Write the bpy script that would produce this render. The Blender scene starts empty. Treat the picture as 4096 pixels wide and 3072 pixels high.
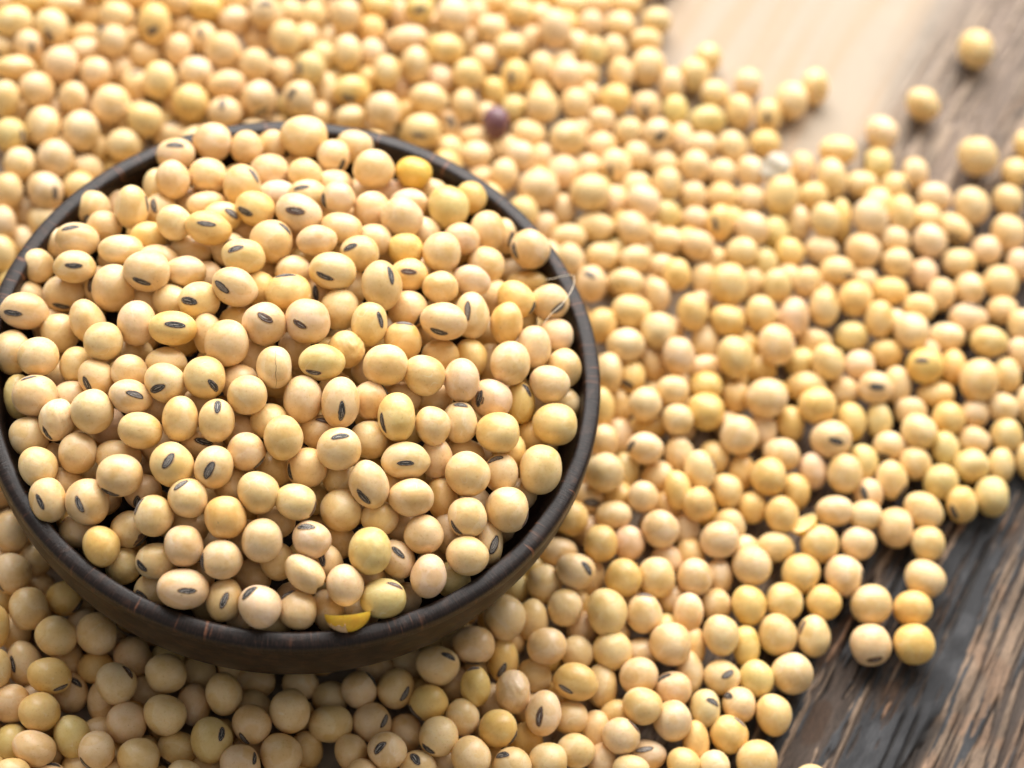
import bpy, bmesh, math, random
import numpy as np
from mathutils import Matrix, Vector, Quaternion

MM = 0.001
scene = bpy.context.scene
col = scene.collection

# ------------------------------------------------------------------ camera
CAM = [39.445, -225.967, 403.752]            # mm
RIGHT, DOWN, FWD = [0.982728, 0.156647, 0.098531], [0.185058, -0.831853, -0.523235], [0.0, 0.532431, -0.846473]
cam_data = bpy.data.cameras.new('camera')
cam = bpy.data.objects.new('camera', cam_data)
col.objects.link(cam)
r, d, f = Vector(RIGHT), Vector(DOWN), Vector(FWD)
cam.matrix_world = Matrix.Translation(Vector(CAM) * MM) @ Matrix((r, -d, -f)).transposed().to_4x4()
cam_data.sensor_width = 36.0
cam_data.sensor_fit = 'HORIZONTAL'
cam_data.lens = 83.496
cam_data.clip_start = 0.01
cam_data.clip_end = 20.0
cam_data.dof.use_dof = True
cam_data.dof.focus_distance = 0.415
cam_data.dof.aperture_fstop = 8.3
cam_data.dof.aperture_blades = 7
scene.camera = cam

# ------------------------------------------------------------------ light: one tall window behind the table, dim room around
world = bpy.data.worlds.new('World')
scene.world = world
world.use_nodes = True
bg = world.node_tree.nodes['Background']
bg.inputs['Color'].default_value = (1.0, 0.97, 0.93, 1)
bg.inputs['Strength'].default_value = 0.36

def area(name, loc, target, sx, sy, power, color):
    L = bpy.data.lights.new(name, 'AREA')
    L.shape = 'RECTANGLE'; L.size = sx; L.size_y = sy; L.energy = power; L.color = color
    o = bpy.data.objects.new(name, L); col.objects.link(o)
    o.location = loc
    o.rotation_euler = (Vector(target) - Vector(loc)).to_track_quat('-Z', 'Y').to_euler()
    return o
area('window_light', (0.0, 0.86, 0.72), (0.04, 0.04, 0.0), 1.5, 0.95, 45.5, (1.0, 0.985, 0.96))

scene.view_settings.view_transform = 'Standard'
scene.view_settings.look = 'None'
scene.view_settings.exposure = 0.0
scene.view_settings.gamma = 1.0
scene.view_settings.use_curve_mapping = False
scene.render.engine = 'CYCLES'
scene.cycles.use_denoising = True
scene.cycles.use_adaptive_sampling = True
scene.cycles.adaptive_threshold = 0.025
scene.cycles.max_bounces = 7
scene.cycles.diffuse_bounces = 4

# ------------------------------------------------------------------ helpers
def tag(o, label=None, category=None, group=None, kind=None):
    if label: o['label'] = label
    if category: o['category'] = category
    if group: o['group'] = group
    if kind: o['kind'] = kind
    return o

def link(name, mesh, parent=None):
    o = bpy.data.objects.new(name, mesh)
    col.objects.link(o)
    if parent: o.parent = parent
    return o

def mesh_np(name, verts, faces, mats=(), smooth=True, midx=None):
    me = bpy.data.meshes.new(name)
    me.from_pydata([tuple(v) for v in verts], [], [tuple(q) for q in faces])
    for m in mats: me.materials.append(m)
    if smooth: me.polygons.foreach_set('use_smooth', [True] * len(me.polygons))
    if midx is not None: me.polygons.foreach_set('material_index', list(midx))
    me.update()
    return me

def new_mat(name):
    m = bpy.data.materials.new(name); m.use_nodes = True
    nt = m.node_tree
    return m, nt, nt.nodes['Principled BSDF']

def node(nt, kind, **kw):
    n = nt.nodes.new(kind)
    for k, v in kw.items():
        if k in n.inputs: n.inputs[k].default_value = v
        else: setattr(n, k, v)
    return n

def ramp(nt, fac, stops):
    n = nt.nodes.new('ShaderNodeValToRGB')
    e = n.color_ramp.elements
    e[0].position, e[0].color = stops[0][0], (*stops[0][1], 1)
    e[1].position, e[1].color = stops[-1][0], (*stops[-1][1], 1)
    for p, c in stops[1:-1]:
        x = e.new(p); x.color = (*c, 1)
    nt.links.new(fac, n.inputs['Fac'])
    return n

def mix(nt, a, b, fac, mode='MIX'):
    n = nt.nodes.new('ShaderNodeMix'); n.data_type = 'RGBA'; n.blend_type = mode
    for sock, val in ((n.inputs[0], fac), (n.inputs[6], a), (n.inputs[7], b)):
        if hasattr(val, 'is_linked'): nt.links.new(val, sock)
        elif isinstance(val, (tuple, list)): sock.default_value = (*val, 1)
        else: sock.default_value = val
    return n.outputs[2]

# ------------------------------------------------------------------ materials
def bean_material(name, individual):
    m, nt, p = new_mat(name)
    if individual:
        c = nt.nodes.new('ShaderNodeObjectInfo').outputs['Color']
        tc = nt.nodes.new('ShaderNodeTexCoord').outputs['Object']
        k = 1.0
    else:
        c = node(nt, 'ShaderNodeAttribute', attribute_name='tint').outputs['Color']
        tc = nt.nodes.new('ShaderNodeTexCoord').outputs['Object']
        k = 280.0
    rnd = nt.nodes.new('ShaderNodeObjectInfo').outputs['Random']
    add = nt.nodes.new('ShaderNodeVectorMath'); add.operation = 'MULTIPLY_ADD'
    nt.links.new(rnd, add.inputs[0]); add.inputs[1].default_value = (37, 53, 71); nt.links.new(tc, add.inputs[2])
    co = add.outputs[0] if individual else tc
    # broad tone drift over the coat
    n1 = node(nt, 'ShaderNodeTexNoise', Scale=0.9 * k, Detail=3.0, Roughness=0.55)
    nt.links.new(co, n1.inputs['Vector'])
    r1 = ramp(nt, n1.outputs['Fac'], [(0.30, (0.90, 0.83, 0.66)), (0.52, (1, 1, 1)), (0.75, (1.06, 1.08, 1.14))])
    c1 = mix(nt, c, r1.outputs['Color'], 1.0, 'MULTIPLY')
    n1b = node(nt, 'ShaderNodeTexNoise', Scale=0.62 * k, Detail=1.5, Roughness=0.4)
    nt.links.new(co, n1b.inputs['Vector'])
    r1b = ramp(nt, n1b.outputs['Fac'], [(0.44, (0.97, 0.92, 0.80)), (0.475, (1.02, 1.03, 1.06)), (0.55, (1.0, 1.0, 1.0)), (0.62, (0.985, 0.96, 0.90))])
    c1 = mix(nt, c1, r1b.outputs['Color'], 1.0, 'MULTIPLY')
    # small pores and freckles
    n2 = node(nt, 'ShaderNodeTexNoise', Scale=9.0 * k, Detail=4.0, Roughness=0.7)
    nt.links.new(co, n2.inputs['Vector'])
    r2 = ramp(nt, n2.outputs['Fac'], [(0.30, (0.84, 0.75, 0.62)), (0.42, (1, 1, 1)), (0.8, (1.03, 1.03, 1.05))])
    c2 = mix(nt, c1, r2.outputs['Color'], 1.0, 'MULTIPLY')
    # pale creases where the coat folded while drying
    n4 = node(nt, 'ShaderNodeTexNoise', Scale=0.85 * k, Detail=1.0, Roughness=0.4, Distortion=0.4)
    off = nt.nodes.new('ShaderNodeVectorMath'); off.operation = 'ADD'; off.inputs[1].default_value = (11.3, 4.7, 8.1)
    nt.links.new(co, off.inputs[0]); nt.links.new(off.outputs[0], n4.inputs['Vector'])
    r4 = ramp(nt, n4.outputs['Fac'], [(0.452, (0, 0, 0)), (0.462, (1, 1, 1)), (0.472, (0, 0, 0))])
    mk = ramp(nt, n1.outputs['Fac'], [(0.50, (0, 0, 0)), (0.60, (1, 1, 1))])
    crease = nt.nodes.new('ShaderNodeMath'); crease.operation = 'MULTIPLY'
    nt.links.new(r4.outputs['Color'], crease.inputs[0]); nt.links.new(mk.outputs['Color'], crease.inputs[1])
    half = nt.nodes.new('ShaderNodeMath'); half.operation = 'MULTIPLY'; half.inputs[1].default_value = 0.45
    nt.links.new(crease.outputs[0], half.inputs[0])
    c2 = mix(nt, c2, (0.86, 0.74, 0.54), half.outputs[0])
    # rare dirty specks
    v = node(nt, 'ShaderNodeTexNoise', Scale=4.2 * k, Detail=5.0, Roughness=0.75)
    nt.links.new(co, v.inputs['Vector'])
    r3 = ramp(nt, v.outputs['Fac'], [(0.67, (0, 0, 0)), (0.75, (1, 1, 1))])
    c3 = mix(nt, c2, (0.30, 0.19, 0.09), r3.outputs['Color'])
    nt.links.new(c3, p.inputs['Base Color'])
    p.inputs['Roughness'].default_value = 0.44
    rr = nt.nodes.new('ShaderNodeMapRange'); rr.inputs['To Min'].default_value = 0.33; rr.inputs['To Max'].default_value = 0.52
    nt.links.new(n1.outputs['Fac'], rr.inputs['Value']); nt.links.new(rr.outputs['Result'], p.inputs['Roughness'])
    p.inputs['Specular IOR Level'].default_value = 0.5
    p.inputs['Coat Weight'].default_value = 0.08; p.inputs['Coat Roughness'].default_value = 0.28
    p.inputs['Subsurface Weight'].default_value = 0.20 if individual else 0.0
    p.inputs['Subsurface Radius'].default_value = (1.0, 0.55, 0.18)
    p.inputs['Subsurface Scale'].default_value = 0.0014
    b = node(nt, 'ShaderNodeBump', Strength=0.13, Distance=0.0002)
    nb = node(nt, 'ShaderNodeTexNoise', Scale=14.0 * k, Detail=5.0, Roughness=0.6)
    nt.links.new(co, nb.inputs['Vector']); nt.links.new(nb.outputs['Fac'], b.inputs['Height'])
    b2 = node(nt, 'ShaderNodeBump', Strength=0.15, Distance=0.0007)
    nb2 = node(nt, 'ShaderNodeTexNoise', Scale=2.2 * k, Detail=2.0)
    nt.links.new(co, nb2.inputs['Vector']); nt.links.new(nb2.outputs['Fac'], b2.inputs['Height'])
    nt.links.new(b.outputs['Normal'], b2.inputs['Normal'])
    nt.links.new(b2.outputs['Normal'], p.inputs['Normal'])
    return m

BEAN = bean_material('soybean_coat', True)
PILE = bean_material('soybean_coat_pile', False)

def plain(name, color, rough=0.5, spec=0.4, sss=0.0, var=0.0, scale=900.0):
    m, nt, p = new_mat(name)
    p.inputs['Roughness'].default_value = rough
    p.inputs['Specular IOR Level'].default_value = spec
    if sss:
        p.inputs['Subsurface Weight'].default_value = sss
        p.inputs['Subsurface Radius'].default_value = (1, .5, .15); p.inputs['Subsurface Scale'].default_value = 0.0012
    tc = nt.nodes.new('ShaderNodeTexCoord')
    n = node(nt, 'ShaderNodeTexNoise', Scale=scale, Detail=4.0, Roughness=0.65)
    nt.links.new(tc.outputs['Object'], n.inputs['Vector'])
    lo = tuple(x * (1 - var) for x in color); hi = tuple(min(1, x * (1 + var)) for x in color)
    rp = ramp(nt, n.outputs['Fac'], [(0.3, lo), (0.7, hi)])
    nt.links.new(rp.outputs['Color'], p.inputs['Base Color'])
    return m

HILUM_DARK = plain('hilum_dark', (0.045, 0.040, 0.038), 0.55, 0.3, var=0.5, scale=14)
HILUM_EDGE = plain('hilum_edge', (0.10, 0.050, 0.030), 0.6, 0.3, var=0.5, scale=14)
HILUM_GREY = plain('hilum_grey', (0.21, 0.185, 0.165), 0.55, 0.3, var=0.45, scale=18)
HILUM_PALE = plain('hilum_pale', (0.40, 0.355, 0.31), 0.55, 0.3, var=0.5, scale=18)
HALO = plain('hilum_halo', (0.55, 0.35, 0.17), 0.5, 0.35, var=0.2, scale=12)
CRACK = plain('crack_shadow', (0.24, 0.12, 0.045), 0.8, 0.1, var=0.2)
COTYLEDON = plain('cotyledon_flesh', (0.97, 0.54, 0.05), 0.42, 0.45, sss=0.5, var=0.14, scale=500)
STAIN = plain('coat_stain', (0.20, 0.125, 0.075), 0.55, 0.3, var=0.6, scale=5)
COTYLEDON_CUT = plain('cotyledon_cut_face', (0.80, 0.60, 0.27), 0.6, 0.3, sss=0.2, var=0.2, scale=900)
HUSK = plain('husk_skin', (0.72, 0.46, 0.24), 0.5, 0.35, sss=0.1, var=0.1, scale=700)
FLAKE = plain('white_husk', (0.52, 0.46, 0.36), 0.5, 0.4, sss=0.1, var=0.05, scale=700)
FIBRE = plain('fibre', (0.72, 0.60, 0.44), 0.5, 0.4, var=0.15, scale=2000)

# ---- bowl: dark stained wood
def bowl_side_material():
    m, nt, p = new_mat('bowl_dark_wood')
    tc = nt.nodes.new('ShaderNodeTexCoord')
    n = node(nt, 'ShaderNodeTexNoise', Scale=420.0, Detail=6.0, Roughness=0.7)
    mp = node(nt, 'ShaderNodeMapping'); mp.inputs['Scale'].default_value = (1, 1, 2.4)
    nt.links.new(tc.outputs['Object'], mp.inputs['Vector']); nt.links.new(mp.outputs['Vector'], n.inputs['Vector'])
    rp = ramp(nt, n.outputs['Fac'], [(0.30, (0.006, 0.0045, 0.004)), (0.50, (0.020, 0.0115, 0.0075)), (0.60, (0.050, 0.025, 0.012)), (0.74, (0.095, 0.045, 0.022))])
    nt.links.new(rp.outputs['Color'], p.inputs['Base Color'])
    p.inputs['Roughness'].default_value = 0.45
    p.inputs['Specular IOR Level'].default_value = 0.24
    b = node(nt, 'ShaderNodeBump', Strength=0.25, Distance=0.0003)
    nt.links.new(n.outputs['Fac'], b.inputs['Height']); nt.links.new(b.outputs['Normal'], p.inputs['Normal'])
    return m

def bowl_rim_material():
    # u runs round the rim in mm, v across it in mm
    m, nt, p = new_mat('bowl_rim_worn')
    uv = node(nt, 'ShaderNodeUVMap', uv_map='rim')
    def streak(scale, sx, sy, rot, detail=3.0, rough=0.6):
        mp = node(nt, 'ShaderNodeMapping'); mp.inputs['Scale'].default_value = (sx, sy, 1); mp.inputs['Rotation'].default_value = (0, 0, rot)
        nt.links.new(uv.outputs['UV'], mp.inputs['Vector'])
        n = node(nt, 'ShaderNodeTexNoise', Scale=scale, Detail=detail, Roughness=rough)
        nt.links.new(mp.outputs['Vector'], n.inputs['Vector'])
        return n.outputs['Fac']
    fine = streak(1.0, 4.5, 0.45, math.radians(38), 4.0, 0.7)
    base = ramp(nt, fine, [(0.3, (0.005, 0.0036, 0.003)), (0.52, (0.015, 0.009, 0.0075)), (0.72, (0.055, 0.030, 0.023))])
    red = streak(0.62, 1.7, 0.12, math.radians(20), 2.0, 0.5)
    rr = ramp(nt, red, [(0.615, (0, 0, 0)), (0.665, (1, 1, 1))])
    blot = streak(0.35, 1.0, 1.0, 0.0, 3.0, 0.6)
    on = ramp(nt, streak(0.09, 1.0, 1.0, 0.3, 2.0, 0.5), [(0.40, (0, 0, 0)), (0.55, (1, 1, 1))])
    c = mix(nt, base.outputs['Color'], (0.15, 0.062, 0.034), mix(nt, (0, 0, 0), rr.outputs['Color'], on.outputs['Color']))
    br = ramp(nt, blot, [(0.56, (0, 0, 0)), (0.72, (1, 1, 1))])
    c = mix(nt, c, mix(nt, c, (0.075, 0.036, 0.022), 0.6), br.outputs['Color'])
    nt.links.new(c, p.inputs['Base Color'])
    rg = nt.nodes.new('ShaderNodeMapRange'); rg.inputs['To Min'].default_value = 0.24; rg.inputs['To Max'].default_value = 0.44
    nt.links.new(fine, rg.inputs['Value']); nt.links.new(rg.outputs['Result'], p.inputs['Roughness'])
    p.inputs['Specular IOR Level'].default_value = 0.27
    b = node(nt, 'ShaderNodeBump', Strength=0.5, Distance=0.00025)
    nt.links.new(fine, b.inputs['Height']); nt.links.new(b.outputs['Normal'], p.inputs['Normal'])
    return m

def wood_material(name, rough_lo, rough_hi, spec):
    m, nt, p = new_mat(name)
    a = node(nt, 'ShaderNodeAttribute', attribute_name='wood')
    uv = node(nt, 'ShaderNodeUVMap', uv_map='grain')
    mp = node(nt, 'ShaderNodeMapping'); mp.inputs['Scale'].default_value = (3.4, 0.22, 1)
    nt.links.new(uv.outputs['UV'], mp.inputs['Vector'])
    n = node(nt, 'ShaderNodeTexNoise', Scale=1.0, Detail=5.0, Roughness=0.65)
    nt.links.new(mp.outputs['Vector'], n.inputs['Vector'])
    rp = ramp(nt, n.outputs['Fac'], [(0.28, (0.48, 0.45, 0.43)), (0.5, (1, 1, 1)), (0.74, (1.38, 1.34, 1.28))])
    mp2 = node(nt, 'ShaderNodeMapping'); mp2.inputs['Scale'].default_value = (7.5, 0.7, 1)
    nt.links.new(uv.outputs['UV'], mp2.inputs['Vector'])
    n_f = node(nt, 'ShaderNodeTexNoise', Scale=1.0, Detail=6.0, Roughness=0.75)
    nt.links.new(mp2.outputs['Vector'], n_f.inputs['Vector'])
    rp2 = ramp(nt, n_f.outputs['Fac'], [(0.32, (0.45, 0.42, 0.40)), (0.48, (1, 1, 1)), (0.70, (1.5, 1.42, 1.32))])
    c0 = mix(nt, a.outputs['Color'], rp2.outputs['Color'], a.outputs['Alpha'], 'MULTIPLY')
    c = mix(nt, c0, rp.outputs['Color'], a.outputs['Alpha'], 'MULTIPLY')
    nt.links.new(c, p.inputs['Base Color'])
    rg = nt.nodes.new('ShaderNodeMapRange'); rg.inputs['To Min'].default_value = rough_lo; rg.inputs['To Max'].default_value = rough_hi
    nt.links.new(n.outputs['Fac'], rg.inputs['Value']); nt.links.new(rg.outputs['Result'], p.inputs['Roughness'])
    p.inputs['Specular IOR Level'].default_value = spec
    b = node(nt, 'ShaderNodeBump', Strength=0.7, Distance=0.0003)
    nt.links.new(n_f.outputs['Fac'], b.inputs['Height']); nt.links.new(b.outputs['Normal'], p.inputs['Normal'])
    return m

# ------------------------------------------------------------------ table top of three boards
def lattice_noise(seed):
    rs = np.random.RandomState(seed)
    T = rs.rand(256, 256)
    def fn(x, y):
        xi = np.floor(x).astype(int); yi = np.floor(y).astype(int)
        fx = x - xi; fy = y - yi
        fx = fx * fx * (3 - 2 * fx); fy = fy * fy * (3 - 2 * fy)
        g = lambda i, j: T[(xi + i) & 255, (yi + j) & 255]
        return (g(0, 0) * (1 - fx) + g(1, 0) * fx) * (1 - fy) + (g(0, 1) * (1 - fx) + g(1, 1) * fx) * fy
    return fn
NZ = [lattice_noise(100 + i) for i in range(8)]
def sstep(a, b, x):
    t = np.clip((x - a) / (b - a), 0, 1); return t * t * (3 - 2 * t)
GA = math.radians(72.0)
G_DIR = np.array([math.cos(GA), math.sin(GA)]); S_DIR = np.array([math.sin(GA), -math.cos(GA)])

def plank(parent, s, t, shade, mat):
    s0, s1 = s[0], s[-1]
    S, T = np.meshgrid(s, t, indexing='ij')
    h, c = shade(S, T)
    edge = np.minimum(S - s0, s1 - S); h = h - 0.8 * (1 - sstep(0, 0.9, edge))
    X = S * S_DIR[0] + T * G_DIR[0]; Y = S * S_DIR[1] + T * G_DIR[1]
    V = np.stack([X, Y, h], -1).reshape(-1, 3) * MM
    ns, ntt = S.shape
    ii, jj = np.meshgrid(np.arange(ns - 1), np.arange(ntt - 1), indexing='ij')
    a = (ii * ntt + jj).ravel()
    F = np.stack([a, a + ntt, a + ntt + 1, a + 1], -1)
    # skirt and underside
    ring = list(range(0, ntt)) + [i * ntt + ntt - 1 for i in range(1, ns)] + [(ns - 1) * ntt + j for j in range(ntt - 2, -1, -1)] + [i * ntt for i in range(ns - 2, 0, -1)]
    low = V[ring].copy(); low[:, 2] = -0.022
    n0 = len(V); V = np.vstack([V, low]); m = len(ring)
    k = np.arange(m)
    side = np.stack([np.array(ring), np.array(ring)[(k + 1) % m], n0 + (k + 1) % m, n0 + k], -1)
    faces = [tuple(q) for q in F] + [tuple(q) for q in side] + [tuple(int(n0 + i) for i in range(m))]
    me = mesh_np('plank', V, faces, [mat])
    cols = np.ones((len(V), 4)); cols[:n0] = c.reshape(-1, 4); cols[n0:, :3] = (0.12, 0.08, 0.05)
    at = me.color_attributes.new('wood', 'FLOAT_COLOR', 'POINT'); at.data.foreach_set('color', cols.ravel())
    uvl = me.uv_layers.new(name='grain')
    st = np.zeros((len(V), 2)); st[:n0, 0] = S.ravel(); st[:n0, 1] = T.ravel(); st[n0:] = st[ring]
    li = np.empty(len(me.loops), int); me.loops.foreach_get('vertex_index', li)
    uvl.data.foreach_set('uv', st[li].ravel())
    return link('plank', me, parent)

def shade_pale(S, T):
    W = S + 1.5 * NZ[0](S / 25, T / 60)
    n = NZ[1](W / 3.0, T / 70) * .6 + NZ[2](W / 1.1, T / 45) * .4
    big = NZ[3](S / 18 + 9, T / 40)
    h = 0.10 * (n - 1)
    base = np.array([0.44, 0.362, 0.278]); warm = np.array([0.45, 0.335, 0.232]); grey = np.array([0.36, 0.305, 0.25])
    k = sstep(.42, .70, n)[..., None]; g = sstep(.45, .75, big)[..., None] * .7
    c = base * (1 - k) + warm * k; c = c * (1 - g) + grey * g
    return h, np.concatenate([c, np.full(c.shape[:2] + (1,), .18)], -1)

def shade_weathered(S, T):
    hp, cp = shade_pale(S, T)
    warp = 3.0 * (NZ[0](S / 18, T / 42) - .5) + .5 * (NZ[5](S / 5, T / 15) - .5) + .14 * (NZ[6](S / .9, T / 3) - .5)
    W = S + warp
    far = 1 - sstep(86, 108, S)
    right = sstep(129, 133, S)
    # fibres: long ridges worn out of the grain
    fib = NZ[1](W / 1.05, T / 48) * .54 + NZ[2](W / 0.50, T / 24) * .32 + NZ[4](W / 0.30, T / 8) * .14
    rid = sstep(.47 + .025 * right, .545 + .025 * right, fib)
    # broken-off chips of fibre
    chip = sstep(.40, .45, NZ[3](W / .9 + 50, T / 9) * .6 + NZ[7](W / .45, T / 3.5) * .4)
    rid = rid * (chip * (1 - .75 * right) + .75 * right)
    crk = np.abs(NZ[3](W / 2.2, T / 48) - .5) * 2                  # thin long splits
    split = (1 - sstep(0.03, .13, crk)) * sstep(.30, .50, NZ[4](S / 6, T / 22))
    # where the old black skin of the board is still on
    band = np.exp(-((S - 126.0) / 3.6) ** 2) * .13 - np.exp(-((S - 112) / 7) ** 2) * .045
    skin_n = NZ[6](W / 1.5, T / 19) * .44 + NZ[7](W / .65, T / 10) * .34 + NZ[5](W / .32, T / 3.2) * .22
    skin = sstep(.49, .51, skin_n + band - .16 * right - .23 * far)
    old = sstep(60, 82, S + 14 * (NZ[2](S / 9, T / 40) - .5))     # how far the weather got
    tip = NZ[0](W / .8 + 9, T / 3.2)
    h = -0.75 + .75 * rid * (.75 + .25 * tip) * (1 - skin) + skin * (.66 + .18 * (tip - .5)) - .9 * split * (1 - .6 * far)
    h = np.minimum(h, 0.12)
    h = hp * (1 - old) + h * old
    F_ = far[..., None]
    ridge = np.array([0.30, 0.21, 0.145]) * (1 - F_) + np.array([0.36, 0.275, 0.205]) * F_
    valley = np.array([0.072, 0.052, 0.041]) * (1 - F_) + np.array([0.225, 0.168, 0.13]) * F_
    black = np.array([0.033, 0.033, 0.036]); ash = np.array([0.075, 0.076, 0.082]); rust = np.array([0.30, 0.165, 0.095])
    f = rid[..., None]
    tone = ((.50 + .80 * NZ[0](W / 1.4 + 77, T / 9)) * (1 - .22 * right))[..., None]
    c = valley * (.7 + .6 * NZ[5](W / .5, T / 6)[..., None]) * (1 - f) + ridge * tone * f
    ru = (sstep(.58, .72, NZ[7](S / 3.5 + 31, T / 5)) * .8 * (1 - far) * (1 - .6 * right))[..., None]
    c = c * (1 - ru) + (rust * (.22 + .78 * f)) * ru
    sk = skin[..., None] * (1 - .35 * F_)
    a = (sstep(.50, .78, NZ[1](S / 2.4 + 12, T / 5)) * .65)[..., None]
    c = c * (1 - sk) + (black * (1 - a) + ash * a) * sk
    sp = split[..., None] * .85 * (1 - .75 * F_)
    c = c * (1 - sp) + np.array([0.016, 0.012, 0.010]) * sp
    o = old[..., None]
    c = np.concatenate([c, (1 - .55 * far)[..., None]], -1)
    return h, cp * (1 - o) + c * o

table = bpy.data.objects.new('table', None); col.objects.link(table)
tag(table, 'weathered wooden table of long boards under the spilled soybeans', kind='structure')
W_PALE = wood_material('board_pale', 0.36, 0.52, 0.42)
W_DARK = wood_material('board_weathered', 0.50, 0.75, 0.30)
plank(table, np.arange(-150.0, -70.9, 2.2), np.arange(-150, 251, 8.0), shade_pale, W_PALE)
plank(table, np.arange(-70.4, 12.1, 1.3), np.arange(-150, 251, 6.0), shade_pale, W_PALE)
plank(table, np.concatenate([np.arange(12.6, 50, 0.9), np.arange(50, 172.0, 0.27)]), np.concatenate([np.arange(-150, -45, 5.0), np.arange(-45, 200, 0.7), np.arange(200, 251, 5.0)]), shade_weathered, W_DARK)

# ------------------------------------------------------------------ bowl
def lathe(name, prof, mat, parent, seg=192, uv=None, wob=0.0):
    V, F = [], []
    rs = random.Random(5)
    ph = [rs.random() * 6.28 for _ in range(6)]
    for i in range(seg):
        a = 2 * math.pi * i / seg
        w = wob * (math.sin(2 * a + ph[0]) + .6 * math.sin(3 * a + ph[1]) + .3 * math.sin(7 * a + ph[2]))
        for (rr, z) in prof:
            V.append(((rr + w) * math.cos(a) * MM, (rr + w) * math.sin(a) * MM, z * MM))
    n = len(prof)
    for i in range(seg):
        for j in range(n - 1):
            a, b = i * n + j, ((i + 1) % seg) * n + j
            F.append((a, b, b + 1, a + 1))
    me = mesh_np(name, V, F, [mat])
    if uv:
        ul = me.uv_layers.new(name=uv)
        acc = [0.0]
        for j in range(1, n): acc.append(acc[-1] + math.dist(prof[j], prof[j - 1]))
        k = 0
        for i in range(seg):
            for j in range(n - 1):
                for (ii, jj) in ((i, j), (i + 1, j), (i + 1, j + 1), (i, j + 1)):
                    ul.data[k].uv = (ii * 2 * math.pi * 55 / seg, acc[jj]); k += 1
    return link(name, me, parent)

bowl = bpy.data.objects.new('bowl', None); col.objects.link(bowl)
tag(bowl, 'dark brown turned wooden bowl heaped with soybeans', 'bowl')
SIDE = bowl_side_material()
outer = [(0, 0.6), (28, 0.6), (30.5, 1.0), (37, 3.0), (44, 7.4), (50, 14.2), (53.8, 21), (55.6, 27.5), (56.2, 31.5), (56.25, 34.2)]
rim = [(56.25, 34.2), (56.3, 35.2), (56.22, 36.1), (56.0, 36.62), (55.7, 36.86), (54.8, 37.0), (53.9, 37.06), (53.45, 37.0), (53.15, 36.75), (52.95, 36.2), (52.8, 35.4)]
inner = [(52.8, 35.4), (52.2, 31), (50, 25), (45, 17), (36, 10), (20, 6.5), (0.0, 6.0)]
lathe('outer_wall', outer, SIDE, bowl, wob=0.05)
lathe('rim', rim, bowl_rim_material(), bowl, seg=256, uv='rim', wob=0.05)
lathe('inner_wall', inner, SIDE, bowl, wob=0.05)

# ------------------------------------------------------------------ soybeans
def ico(sub):
    bm = bmesh.new(); bmesh.ops.create_icosphere(bm, subdivisions=sub, radius=1.0)
    bm.verts.ensure_lookup_table()
    V = np.array([v.co[:] for v in bm.verts]); F = np.array([[v.index for v in p.verts] for p in bm.faces])
    bm.free(); return V / np.linalg.norm(V, axis=1)[:, None], F
ICO3, ICO2 = ico(4), ico(2)
ICO_MID = ico(3)
rs = np.random.RandomState(21)
SHAPES = []
for i in range(8):
    waves = [(rs.normal(size=3) * sc, rs.rand() * 6.28, am) for sc, am in ((1.1, .026), (1.4, .024), (2.1, .017), (2.9, .012), (4.6, .007))]
    egg = rs.normal(size=3); egg /= np.linalg.norm(egg)
    SHAPES.append((waves, egg, rs.uniform(.0, .035), rs.uniform(1.98, 2.12)))

def bean_radius(dirs, i, wrinkle=0.0):
    waves, egg, ea, pw = SHAPES[i]
    d = dirs
    rad = 1.0 / (np.abs(d) ** pw).sum(1) ** (1 / pw)          # slightly boxy, like a bean
    rad = rad * (1 + sum(a * np.sin(d @ k + p) for k, p, a in waves) + ea * (d @ egg))
    if wrinkle:
        rad = rad * (1 + wrinkle * (.020 * np.sin(17 * d[:, 0] + 6 * np.sin(3 * d[:, 1])) * np.clip(d[:, 2] + .2, 0, 1)
                                    + .026 * np.sin(11 * d[:, 1] + 5 * np.sin(4 * d[:, 0]) + 2 * d[:, 2]) * np.clip(d[:, 0] * .6 + d[:, 2], 0, 1)))
    return rad / 1.015

BEAN_MESH = {}
def bean_mesh(i, note):
    key = (i, note if note in ('wrinkle', 'broken', 'peel') else '')
    if key not in BEAN_MESH:
        V, F = ICO3
        R = bean_radius(V, i, 1.0 if key[1] == 'wrinkle' else 0.45 if key[1] == 'peel' else 0.0)
        P = V * R[:, None]
        if key[1] == 'broken': P[:, 0] = np.minimum(P[:, 0], .80 + .05 * np.sin(9 * P[:, 1]))
        BEAN_MESH[key] = mesh_np('soybean', P, F, [BEAN])
    return BEAN_MESH[key]

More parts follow.
